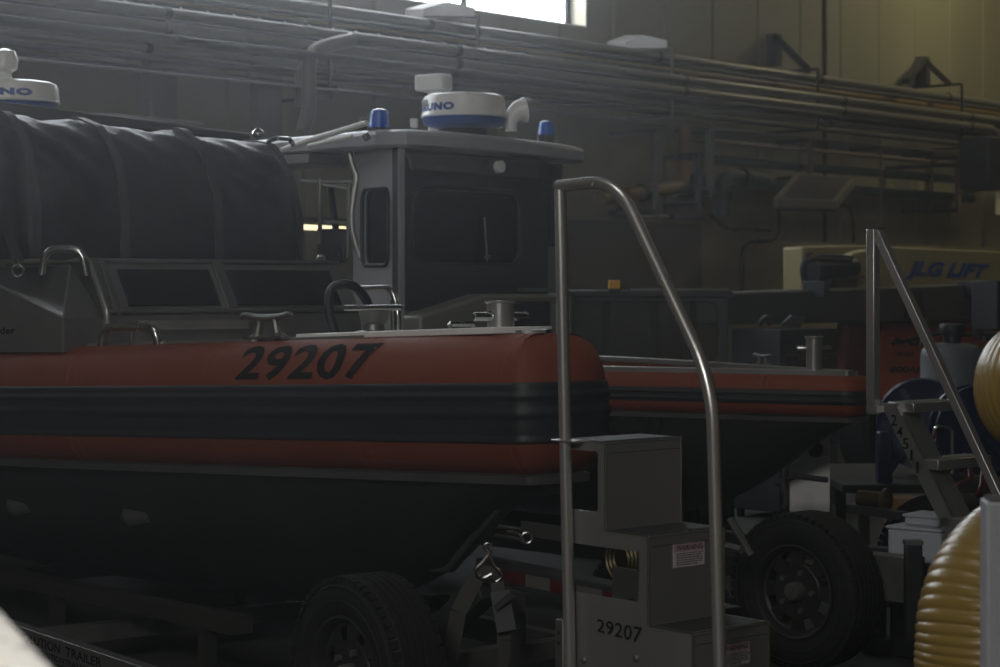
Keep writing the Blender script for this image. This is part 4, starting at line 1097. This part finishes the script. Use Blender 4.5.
mb.hexa([pA2 + V(.075, -.02, 0), pA2 + V(.085, -.02, 0), pA2 + V(.085, .12, 0), pA2 + V(.075, .12, 0)], [pB2 + V(.075, -.02, 0), pB2 + V(.085, -.02, 0), pB2 + V(.085, .12, 0), pB2 + V(.075, .12, 0)])
strg = mb.build('stringer', M_ALU, lad2, bevel=.003)
for i in range(5):
    z = top_z - r2 * i; x = t2d * i
    mb = MB(MS2); mb.box((x + .09, .20, z - .022), (.15, .40 if i else .34, .046)); mb.build('tread', M_ALU, lad2, bevel=.004)
    mb = MB(MS2); mb.box((x + .085, .20, z + .002), (.11, .30, .003)); mb.each('grip_pad', M_GALV, lad2)
for i, ch in enumerate('24511'):
    c = pA2.lerp(pB2, .062 + .0425 * i) + V(.030, -.022, 0)
    h, w = .05, (.034 if ch != '1' else .014)
    lettering('step_number', ch, lambda u, v, c=c, w=w, h=h: c + V((u - .5) * w, 0, (v - .5) * h), M_NUM, strg, bold=.01, M=MS2)
def s2(px, py):
    k = (px - 500) / F; o = K2 - G * .03; s = (k * o.y - o.x) / (E.x - k * E.y); p = o + E * s
    return Vector((s, -.03, EYE - (py - HOR) * p.y / F))
mb = MB(MS2); p = s2(873, 229); q = s2(874, 414); q.x = p.x; mb.bar(p, q, .046, .046, up=(0, 1, 0)); mb.build('rail_post', M_RAIL, lad2, bevel=.004)
mb = MB(MS2); p2 = s2(877, 231); q2 = s2(1000, 497); q2 = p2 + (q2 - p2) * ((p2.z - .25) / (p2.z - q2.z)); mb.bar(p2, q2, .040, .040, up=(0, 1, 0)); mb.build('handrail', M_RAIL, lad2, bevel=.004)
mb = MB(MS2); mb.bar(p + V(-.023, 0, .002), p + V(.05, 0, .002), .046, .006); mb.build('rail_cap', M_STEEL, lad2)
mb = MB(MS2); mb.bar(q + V(0, 0, .02), V(.02, .0, top_z - .03), .03, .03); mb.bar(V(L_ * .86, -.03, .26), q2, .03, .03); mb.each('rail_bracket', M_ALU, lad2)
mb = MB(MS2); mb.bar((L_ - .12, .36, .03), (.3, .36, .03), .04, .04); mb.bar((L_ + .02, .0, .03), (L_ + .02, .38, .03), .04, .04)
mb.each('base_frame', M_ALUD, lad2)

# ================================================================== utility vehicle cab behind the far boat
VZ = 13.1
cabv = thing('utility_vehicle', 'grey utility vehicle with wide windscreen and amber beacon behind the farther boat', 'vehicle', frame(V(1.0, 13.6, 0), (1, .12, 0)))
vd = V(1, .12, 0).normalized(); vn = V(.12, -1, 0).normalized()
v0 = at(560, 300, VZ); v0.z = 0
vwid = 1.125
def vf(a, z): return v0 + vd * (a * vwid) + V(0, 0, z)
ztv = EYE - (294 - HOR) * VZ / F; zbv = EYE - (364 - HOR) * VZ / F
mb = MB(); frame_panel(mb, vf, 0, 1.0, zbv - .05, ztv, .03, .94, zbv, ztv - .05, .07, -vn * .06); mb.build('windscreen_frame', M_DGREY, cabv, bevel=.008)
glass = bpy.data.materials.new('vehicle_glass'); glass.use_nodes = True
b = glass.node_tree.nodes['Principled BSDF']; b.inputs['Base Color'].default_value = (.35, .38, .34, 1); b.inputs['Roughness'].default_value = .05; b.inputs['Transmission Weight'].default_value = .9; b.inputs['IOR'].default_value = 1.02
mb = MB(); mb.prism([vf(a, z) - vn * .03 for a, z in rrect(.03, .94, zbv, ztv - .05, .07)], -vn * .006); mb.build('windscreen', glass, cabv)
mb = MB(); mb.box((v0 + vd * vwid * .5 - vn * .55) + V(0, 0, ztv + .0), (vwid + .06, 1.15, .05), frame(V(0, 0, 0), vd).to_3x3()); mb.build('cab_roof', M_DGREY, cabv, bevel=.015)
mb = MB(); mb.bar(vf(.42, ztv + .03), vf(1.0, ztv + .03), .03, .015); mb.build('roof_strip', M_ALU, cabv)
mb = MB(); mb.bar(vf(.56, zbv) - vn * .1, vf(.58, ztv) - vn * .1, .05, .05); mb.bar(vf(.40, zbv) - vn * .9, vf(.42, ztv) - vn * .9, .05, .05); mb.bar(vf(.98, zbv) - vn * 1.0, vf(.98, ztv) - vn * 1.0, .05, .05); mb.bar(vf(.02, zbv) - vn * 1.0, vf(.02, ztv) - vn * 1.0, .05, .05); mb.each('cab_pillar', M_ALUD, cabv)
mb = MB(); c = v0 + vd * vwid * .5 - vn * .55; mb.box(c + V(0, 0, (zbv + .35) / 2), (vwid + .1, 1.2, zbv - .38), frame(V(0, 0, 0), vd).to_3x3()); mb.build('vehicle_body', M_DGREY, cabv, bevel=.03)
mb = MB(); mb.box(vf(.74, zbv + .13) - vn * .5, (.20, .12, .3), frame(V(0, 0, 0), vd).to_3x3()); mb.build('seat', M_CREAM, cabv, bevel=.03, label='cream seat back')
mb = MB(); mb.box(vf(.32, ztv + .06), (.075, .075, .06)); am = mb.build('amber_beacon', M_AMBER, cabv, bevel=.008, label='amber roof beacon'); mb = MB(); mb.box(vf(.32, ztv + .022), (.085, .085, .025)); mb.build('beacon_foot', M_DKPAN, am)
for s in (0.05, .95):
    for dd in (.2, .95):
        c = v0 + vd * vwid * s - vn * dd + V(0, 0, .26); mb = MB(); mb.lathe([(.12, -.09), (.24, -.09), (.26, -.06), (.26, .06), (.24, .09), (.12, .09)], c, vd, 28, close=True); wv = mb.build('wheel', M_TIRE, cabv); mb = MB(); mb.cyl(c - vd * .07, c + vd * .07, .125, n=20); mb.build('rim', M_RIM, wv)

# ================================================================== boom lift
JB = wp(900, 290, 4.2); JB.z = 0
lift = thing('boom_lift', 'boom lift with lettered cream boom over an orange base', 'lift', frame(JB, WD))
def jl(px, py, off=4.2): return wp(px, py, off)
def jprism(pts, name, m, off, dep, bevel=.02, label=None, smooth=True, parent=None):
    mb = MB(); mb.prism([jl(x, y, off) for x, y in pts], -WN * dep); return mb.build(name, m, parent or lift, bevel=bevel, label=label)
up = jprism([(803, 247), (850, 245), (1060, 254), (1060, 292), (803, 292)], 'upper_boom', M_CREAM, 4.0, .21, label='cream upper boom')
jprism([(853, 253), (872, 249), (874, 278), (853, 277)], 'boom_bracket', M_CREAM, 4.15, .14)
jprism([(722, 293.5), (1060, 281), (1060, 319), (940, 321), (722, 325)], 'lower_boom', M_OLIVE, 4.6, .5, label='lower boom, shade painted into its olive')
a, b, c, d = jl(906, 279.5, 4.012), jl(987, 282.5, 4.012), jl(990, 264, 4.012), jl(906, 260.5, 4.012)
lettering('boom_lettering', 'JLG LIFT', quadmap(a, b, c, d), M_BLUET, up, bold=.05, shear=.3, spacing=1.02)
mb = MB(); mb.tube([jl(815, 271, 4.15), jl(853, 267, 4.15)], .085, 14); mb.tube([jl(810, 272, 4.15), jl(822, 270, 4.15)], .105, 14); mb.build('lift_cylinder', M_BLK, lift, label='black hydraulic cylinder')
mb = MB()
mb.tube(smooth_path([jl(806, 284, 4.3), jl(803, 268, 4.3), jl(810, 259, 4.3), jl(832, 260, 4.3), jl(850, 261, 4.3)], 6), .028, 8)
mb.tube(smooth_path([jl(806, 286, 4.3), jl(816, 290, 4.3), jl(828, 286, 4.3), jl(832, 278, 4.3)], 6), .022, 8)
mb.tube(smooth_path([jl(806, 262, 4.3), jl(822, 256, 4.3), jl(852, 258, 4.3)], 6), .02, 8)
mb.each('hydraulic_hose', M_BLK, lift)
mb = MB()
for x, y in ((808, 256), (813, 260), (808, 264)): c = jl(x, y, 4.0); mb.cyl(c, c + WN * .03, .03, n=12)
mb.each('boom_bolt', M_BLK, lift)
for x in (827, 978): jprism([(x - 3, 281), (x + 3, 281), (x + 3, 297), (x - 3, 297)], 'boom_clip', M_BLK, 4.7, .2, bevel=.005)
jprism([(906, 291), (922, 291), (926, 320), (903, 320)], 'boom_decal', M_PIPED, 4.615, .012, bevel=0)
base = jprism([(876, 380), (878, 336), (886, 322), (898, 320), (1080, 320), (1080, 402), (876, 402)], 'chassis', M_ORANGE, 4.4, .25, bevel=.05, label='orange lift base')
jprism([(848, 322), (872, 322), (872, 378), (848, 378)], 'counterweight', M_DKRED, 4.5, .12, bevel=.03, label='dark red block')
def jt(name, txt, x0, x1, y0, y1, **k): lettering(name, txt, quadmap(jl(x0, y1, 4.415), jl(x1, y1 + .4, 4.415), jl(x1, y0 + .4, 4.415), jl(x0, y0, 4.415)), M_NUM, base, **k)
jt('chassis_lettering', '800AJ', 890, 920, 366, 374, bold=.04, shear=.15)
jt('chassis_lettering', 'AR-003', 895, 914, 351.5, 356, bold=.02)
mb = MB()
mb.tube(smooth_path([jl(893, 344, 4.42), jl(897, 339, 4.42), jl(902, 343, 4.42), jl(907, 340, 4.42), jl(912, 344, 4.42), jl(922, 342, 4.42)], 6), .014, 6); mb.tube(smooth_path([jl(894, 343, 4.42), jl(904, 341, 4.42), jl(925, 337, 4.42)], 6), .012, 6); mb.build('chassis_emblem', M_BLK, base)
mb = MB(); mb.box(jl(993, 305, 5.2), (.30, .25, .42), MROOM.to_3x3())
for i in range(4): mb.box(jl(987 + i * 4, 305, 5.2) + WN * .13, (.02, .03, .40), MROOM.to_3x3())
mb.build('control_box', M_BLK, lift, bevel=.01)
for x in (880, 960, 1060):
    c = jl(x, 300, 3.9); c.z = .5; mb = MB(); mb.lathe([(.22, -.16), (.46, -.17), (.5, -.12), (.5, .12), (.46, .17), (.22, .16)], c, WN, 36, close=True); wv = mb.build('wheel', M_TIRE, lift); mb = MB(); mb.cyl(c - WN * .1, c + WN * .12, .23, n=24); mb.build('rim', M_RIM, wv)
mb = MB(); q = jl(960, 300, 3.9); q.z = .55; mb.bar(q - WD * 1.5, q + WD * 2, .5, .25); q2_ = jl(1040, 300, 3.7); mb.bar(V(q2_.x, q2_.y, .5), V(q2_.x, q2_.y, 1.9), .5, .5); mb.each('axle_frame', M_DKPAN, lift)
# dark equipment silhouettes left of the base: machinery between lift and far boat
rt = thing('tool_cabinet', 'dark tool cabinet standing behind the farther boat bow', 'cabinet', frame(V(*(at(780, 300, 15.5).xy), 0), WD))
cc = at(785, 345, 15.5); zt_ = EYE - (328 - HOR) * 15.5 / F
mb = MB(); mb.box(V(cc.x, cc.y, zt_ / 2 + .03), (.8, .45, zt_ - .06), MROOM.to_3x3()); bd = mb.build('cabinet_body', M_DKPAN, rt, bevel=.01)
for k in range(5): mb = MB(); mb.box(V(cc.x, cc.y, .18 + k * .24) + WN * .235, (.74, .02, .21), MROOM.to_3x3()); dw = mb.build('drawer', M_OLIVE, rt, bevel=.006); mb = MB(); mb.bar(V(cc.x, cc.y, .25 + k * .24) + WN * .26 - WD * .2, V(cc.x, cc.y, .25 + k * .24) + WN * .26 + WD * .2, .015, .015); mb.build('drawer_handle', M_GALV, dw)
mb = MB()
for sx_ in (-1, 1):
    for sy_ in (-1, 1): mb.cyl(V(cc.x, cc.y, 0) + WD * .35 * sx_ + WN * .17 * sy_, V(cc.x, cc.y, .07) + WD * .35 * sx_ + WN * .17 * sy_, .03)
mb.each('foot', M_BLK, rt)
mb = MB(); mb.tube(smooth_path([at(758, 326, 15.2), at(766, 317, 15.2), at(770, 325, 15.2)], 5), .02, 8); mb.prism([at(780, 326, 15.3), at(792, 315, 15.3), at(806, 317, 15.3), at(800, 327, 15.3)], (0, .1, 0))
tag(mb.build('folded_tarp', M_BLK), 'dark folded gear lying on the tool cabinet', 'tarp')

# ================================================================== gas cylinder, reels, cart
cz = 12.0
c = at(952, 400, cz); cart_top = EYE - (474 - HOR) * cz / F
cart = thing('platform_cart', 'low dark platform cart carrying the grey gas cylinder and blue reels', 'cart', Matrix.Translation(V(c.x, c.y, 0)))
mb = MB(); p, q = at(838, 473, 11.7), at(1040, 478, 11.7); zc_ = cart_top - .02
mb.hexa([V(p.x, 11.55, zc_ - .05), V(q.x, 11.55, zc_ - .05), V(q.x, 12.95, zc_ - .05), V(p.x, 12.95, zc_ - .05)], [V(p.x, 11.55, zc_), V(q.x, 11.55, zc_), V(q.x, 12.95, zc_), V(p.x, 12.95, zc_)]); mb.build('cart_deck', M_WOOD, cart, bevel=.006)
mb = MB()
for x in (p.x + .15, q.x - .15):
    for y in (11.7, 12.5): mb.bar(V(x, y, .2), V(x, y, zc_ - .04), .06, .06)
mb.each('cart_leg', M_DKPAN, cart)
for x in (p.x + .15, q.x - .15):
    for y in (11.7, 12.5): mb = MB(); mb.lathe([(.05, -.03), (.10, -.03), (.11, -.015), (.11, .015), (.10, .03), (.05, .03)], V(x, y, .11), (1, 0, 0), 24, close=True); mb.cyl(V(x - .035, y, .11), V(x + .035, y, .11), .05); mb.bar(V(x, y, .11), V(x, y, .22), .02, .02); mb.build('caster', M_TIRE, cart)
# gas cylinder stands on the cart
gx = at(952, 400, 12.6).x; gy = 12.6; gt = EYE - (343 - HOR) * gy / F
cyl_ = thing('gas_cylinder', 'grey gas cylinder with dark valve collar in front of the orange base', 'gas cylinder', Matrix.Translation(V(gx, gy, zc_)))
h = gt - zc_; r = .195
mb = MB(); mb.lathe([(r * .8, 0), (r * .8, .03), (r * .97, .05), (r, .09), (r, h * .45), (r * 1.012, h * .46), (r * 1.012, h * .48), (r, h * .49), (r, h - .09), (r * .97, h - .05), (r * .82, h - .012), (r * .5, h), (.001, h + .005)], (gx, gy, zc_), (0, 0, 1), 40); mb.build('cylinder_body', M_TANK, cyl_, ang=50)
mb = MB(); mb.lathe([(.055, 0), (.055, .06), (.075, .065), (.085, .10), (.075, .13), (.04, .135)], (gx - .0, gy, gt - .01), (0, 0, 1), 24); mb.build('valve_collar', M_BLK, cyl_)
mb = MB(); mb.tube([V(gx - .18, gy - .05, gt + .0), V(gx - .17, gy - .05, gt + .16)], .02, 10); mb.lathe([(.03, 0), (.035, .03), (.02, .06)], (gx - .18, gy - .05, gt - .02), (0, 0, 1), 12); mb.tube([V(gx - .17, gy - .05, gt + .05), V(gx - .06, gy, gt + .06)], .012, 8); mb.each('valve', M_BLK, cyl_)
mb = MB(); mb.tube(bend([V(gx + .06, gy, gt + .05), V(gx + .20, gy, gt + .06), V(gx + .28, gy, gt + .02), V(gx + .29, gy, gt - .2)], .05), .013, 8); mb.tube([V(gx + .16, gy, gt + .02), V(gx + .16, gy, gt + .09)], .03, 10); mb.tube([V(gx + .21, gy, gt + .04), V(gx + .30, gy, gt + .04)], .03, 10); mb.each('regulator', M_BLK, cyl_)
lettering('cylinder_lettering', 'GAS', lambda u, v: V(gx, gy, zc_) + V(math.cos(ln(-112 + 40 * u)) * (r + .002), math.sin(ln(-112 + 40 * u)) * (r + .002), h * .60 + .05 * v), M_NUM, cyl_, bold=.02, sub=.2) if False else None
# blue reels
def reel(px, py, Z, R, wdt, yaw, label):
    c = at(px, py, Z); c.z = zc_ + R + .045
    d = V(math.sin(yaw), -math.cos(yaw), 0)
    rt = thing('hose_reel', label, 'reel', Matrix.Translation(V(c.x, c.y, zc_)), 'blue reels on the cart')
    for s in (-1, 1):
        mb = MB(); cc = c + d * s * wdt / 2; mb.lathe([(.05, -.012), (R * .9, -.012), (R, -.02), (R * 1.015, 0), (R, .02), (R * .9, .012), (.05, .012)], cc, d, 48)
        for k in range(6):
            a = k / 6 * 2 * PI; u = V(d.y, -d.x, 0); e = u * math.cos(a) + V(0, 0, math.sin(a)); mb.bar(cc + d * .014 + e * .06, cc + d * .014 + e * R * .9, .04, .012, up=d)
        mb.build('flange', M_BLUED, rt)
    mb = MB(); mb.cyl(c - d * wdt / 2, c + d * wdt / 2, R * .42, n=30); mb.build('drum', M_BLUED, rt)
    mb = MB()
    for i in range(5):
        for s in (-1, 1): mb.lathe([(R * .5 + .0, i * wdt / 5.4 * s * .4 - .02), (R * .74, i * wdt / 5.4 * s * .4 - .018), (R * .76, i * wdt / 5.4 * s * .4), (R * .74, i * wdt / 5.4 * s * .4 + .018), (R * .5, i * wdt / 5.4 * s * .4 + .02)], c, d, 30, close=True)
    mb.build('wound_hose', M_BLK, rt)
    mb = MB(); u = V(d.y, -d.x, 0)
    for s in (-1, 1): mb.bar(V(c.x, c.y, zc_ + .02) + u * .2 * s + d * (wdt / 2 + .06), c + d * (wdt / 2 + .06), .03, .03); mb.bar(V(c.x, c.y, zc_ + .02) + u * .2 * s - d * (wdt / 2 + .06), c - d * (wdt / 2 + .06), .03, .03)
    mb.cyl(c - d * (wdt / 2 + .07), c + d * (wdt / 2 + .07), .025); mb.each('reel_stand', M_BLUED, rt)
    return c, d
reel(922, 430, 12.12, .27, .16, ln(-10), 'blue hose reel nearer the dark blue crate, below the gas cylinder')
c, d = reel(975, 435, 11.78, .26, .14, ln(6), 'blue hose reel in front of the other reel, behind the ladder handrail')
mb = MB(); mb.tube(bend([at(934, 474, 11.6), at(935, 426, 11.6), at(952, 428, 11.6), at(953, 474, 11.6)], .03), .012, 8)
tag(mb.build('reel_handle_bar', M_STEEL), 'silver bent bar in front of the blue reels', 'bar')
mb = MB(); mb.box(V(at(884, 450, 11.66).x, 11.66, zc_ + .15), (.085, .10, .30)); o = mb.build('crate', M_BLUED, bevel=.01); tag(o, 'small dark blue crate on the cart beside the ladder stringer', 'crate')
mb = MB(); mb.tube(smooth_path([at(922, 474, 11.5), at(926, 455, 11.45), at(932, 440, 11.4), at(935, 428, 11.4)], 6), .012, 8)
tag(mb.build('air_hose', M_REDH), 'red hose hanging beside the silver bar', 'hose')
mb = MB(); mb.tube(smooth_path([at(954, 540, 11.0), at(953, 505, 11.0), at(958, 486, 11.1), at(970, 478, 11.2), at(968, 460, 11.3)], 6), .014, 8)
mb.tube(smooth_path([at(966, 540, 11.0), at(969, 505, 11.0), at(980, 490, 11.1), at(984, 470, 11.2), at(992, 500, 11.1), at(985, 540, 11.0)], 6), .012, 8)
tag(mb.build('air_hose', M_REDH), 'red hoses looping down behind the far ladder treads', 'hose')
# white boxes and dark drum on the floor behind the ladder
def floor_box(px, py0, py1, Z, w, d, m, label, name, rot, lid=True, stand=None):
    c = at(px, py0, Z); zt = EYE - (py0 - HOR) * Z / F; zb = EYE - (py1 - HOR) * Z / F
    if stand is None: zb = 0
    else: zb = stand
    R = Matrix.Rotation(rot, 3, 'Z'); rt = thing(name, label, 'box', Matrix.Translation(V(c.x, c.y, zb)))
    mb = MB(); mb.box(V(c.x, c.y, (zt + zb) / 2), (w, d, zt - zb), R); mb.build('box_body', m, rt, bevel=.012)
    mb = MB(); mb.box(V(c.x, c.y, zt + .006), (w + .012, d + .012, .014), R); mb.build('box_lid', m, rt, bevel=.004)
    return V(c.x, c.y, zt + .013)
tb0 = floor_box(926, 563, 600, 9.5, .26, .24, M_BLK, 'black crate on the floor under the white boxes', 'storage_crate', ln(-40))
tp = floor_box(926, 528, 600, 9.5, .28, .24, M_BOXW, 'larger white box on the black crate beside the yellow hose', 'storage_box', ln(-40), stand=tb0.z)
floor_box(930, 516, 530, 9.52, .18, .18, M_BOXW, 'smaller white box on top of the larger white box', 'storage_box', ln(-40), stand=tp.z)
c = at(906, 508, 11.0); mb = MB(); 
rt = thing('cable_drum', 'dark amber drum standing under the cart end', 'drum', Matrix.Translation(V(c.x, c.y, 0)))
mb.lathe([(.10, 0), (.12, .02), (.12, c.z + .02), (.10, c.z + .06), (.02, c.z + .06)], V(c.x, c.y, 0), (0, 0, 1), 28); mb.build('drum_body', mat('drum_amber', (.16, .09, .02), .5), rt)
mb = MB(); mb.lathe([(.122, .0), (.128, .012), (.122, .024)], V(c.x, c.y, c.z * .5), (0, 0, 1), 28); mb.lathe([(.122, .0), (.128, .012), (.122, .024)], V(c.x, c.y, c.z * .9), (0, 0, 1), 28); mb.each('drum_hoop', M_DKPAN, rt)

# ================================================================== foreground: yellow hose, white posts
hz = 4.7
def hp(px, py, dz=0): return at(px, py, hz + dz)
ctr = [hp(988, 1000, -.02), hp(988, 760), hp(988, 660), hp(993, 610, .02), hp(1012, 575, .06), hp(1045, 555, .12), hp(1090, 560, .2), hp(1150, 560, .25), hp(1205, 500, .2), hp(1190, 410, -.05), hp(1130, 385, -.18), hp(1075, 384, -.14), hp(1048, 388, .0), hp(1075, 396, .16), hp(1150, 390, .2), hp(1260, 380, .2)]
ctr[0] = V(ctr[1].x, ctr[1].y, .16)
path = smooth_path(ctr, 60)
# resample evenly
d = [0]
for i in range(1, len(path)): d.append(d[-1] + (path[i] - path[i - 1]).length)
step = .0022; out = []; rad = []; j = 0
for k in range(int(d[-1] / step)):
    s = k * step
    while d[j + 1] < s: j += 1
    f = (s - d[j]) / max(1e-9, d[j + 1] - d[j]); out.append(path[j].lerp(path[j + 1], f))
    ph = (s / .0178) % 1
    rad.append(.1650 + .0062 * abs(math.sin(ph * PI)) ** .45)
hose = thing('ventilation_hose', 'fat yellow corrugated ventilation hose looping behind the white square post', 'hose', Matrix.Translation(V(ctr[0].x, ctr[0].y, 0)))
mb = MB(); mb.tube(out, rad, 40); mb.build('corrugated_duct', M_HOSE, hose, ang=80)
mb = MB(); mb.lathe([(.168, .0), (.18, .01), (.18, .16), (.168, .17)], V(ctr[0].x, ctr[0].y, 0), (0, 0, 1), 40); mb.build('hose_cuff', M_BLK, hose)
pz = 4.15
post = thing('barrier_post', 'white square post standing in front of the yellow hose', 'post', Matrix.Translation(V(at(1008, 500, pz).x, pz, 0)))
c = at(1009, 500, pz); mb = MB(); R = Matrix.Rotation(ln(-6), 3, 'Z'); mb.box(V(c.x, c.y, c.z / 2), (.105, .105, c.z), R); mb.build('post_body', mat('post_white', (.40, .405, .43), .55, 0, .1, 8, .1, 40), post, bevel=.006)
mb = MB(); mb.box(V(c.x, c.y, .006), (.2, .2, .012), R); mb.build('base_plate', M_GALV, post)
mb = MB(); mb.prism([V(c.x - .01, c.y - .03, c.z), V(c.x + .03, c.y - .03, c.z), V(c.x + .01, c.y - .03, c.z + .035)], (0, .03, 0)); mb.box(V(c.x, c.y, c.z + .003), (.09, .09, .008), R); mb.each('post_cap', M_GALV, post)

rl0, rl1 = V(-.714, 2.62, 1.409), V(-.178, 1.27, 1.409)
dr = (rl1 - rl0).normalized(); sd = V(-dr.y, dr.x, 0)
if sd.x > 0: sd = -sd
gr = thing('guard_rail', 'out of focus chipped white painted rail in the near foreground', 'rail', Matrix.Translation(V(rl0.x, rl0.y, 0)))
mb = MB(); mb.bar(rl0 + sd * .05 - V(0, 0, .03), rl1 + sd * .05 - V(0, 0, .03), .10, .06); mb.build('top_rail', M_CHIP, gr, bevel=.027, seg=5)
for f in (.05, .95):
    mb = MB(); p = rl0.lerp(rl1, f) + sd * .05; mb.bar(V(p.x, p.y, 0), V(p.x, p.y, 1.345), .07, .07); mb.build('rail_post', M_CHIP, gr, bevel=.006)

# ================================================================== light
def area(name, loc, tgt, size, power, col, sy=None):
    l = bpy.data.lights.new(name, 'AREA'); l.energy = power; l.color = col; l.size = size
    if sy: l.shape = 'RECTANGLE'; l.size_y = sy
    o = bpy.data.objects.new(name, l); COL.objects.link(o); o.location = loc
    o.rotation_euler = (Vector(tgt) - Vector(loc)).to_track_quat('-Z', 'Y').to_euler(); return o
# warm high-bay lamps over the right part of the hall, beyond the frame
area('high_bay_lamp', W(8.5, 2.6, 7.2), W(8.5, .2, 3.5), .8, 90, (1.0, .88, .50))
area('high_bay_lamp', W(3.5, 7.5, 7.2), W(3.5, 6, 0), .8, 30, (1.0, .88, .62))
# daylight from the open hangar door behind the camera to the left
area('door_daylight', (-3.5, -5.5, 6.6), (.5, 11.0, 1.5), 3.0, 345, (1.0, .98, .94), 2.0)
# high-bay lamp over the aisle in front of the boats, above the frame
area('high_bay_lamp', (-1.2, 5.2, 7.2), (-.8, 8.2, 1.5), 1.6, 42, (1.0, .98, .95))

l_ = area('rail_fill', (-1.4, 1.0, 6.8), (-.5, 1.9, 0), .6, 13, (1.0, .98, .94)); l_.data.spread = ln(50)  # added fill lamp with narrow spread, brightens the near guard rail
w = bpy.data.worlds.new('hall_air'); SC.world = w; w.use_nodes = True
nt = w.node_tree
nt.nodes['Background'].inputs[0].default_value = (.5, .55, .65, 1); nt.nodes['Background'].inputs[1].default_value = 0.0
vs_ = nt.nodes.new('ShaderNodeVolumeScatter'); vs_.inputs['Density'].default_value = .0066; vs_.inputs['Anisotropy'].default_value = .82; vs_.inputs['Color'].default_value = (.97, .975, 1, 1)
nt.links.new(vs_.outputs[0], nt.nodes['World Output'].inputs['Volume'])

cam = bpy.data.cameras.new('camera'); co = bpy.data.objects.new('camera', cam); COL.objects.link(co)
co.location = (0, 0, EYE); co.rotation_euler = (PI / 2, 0, 0)
cam.lens = 72; cam.sensor_width = 36; cam.shift_y = (HOR - 333.5) / 1000
cam.clip_start = .05; cam.clip_end = 200
cam.dof.use_dof = True; cam.dof.focus_distance = 7.6; cam.dof.aperture_fstop = 5.0
SC.camera = co
vw = SC.view_settings; vw.view_transform = 'Standard'; vw.look = 'None'; vw.gamma = 1; vw.exposure = 0; vw.use_curve_mapping = False
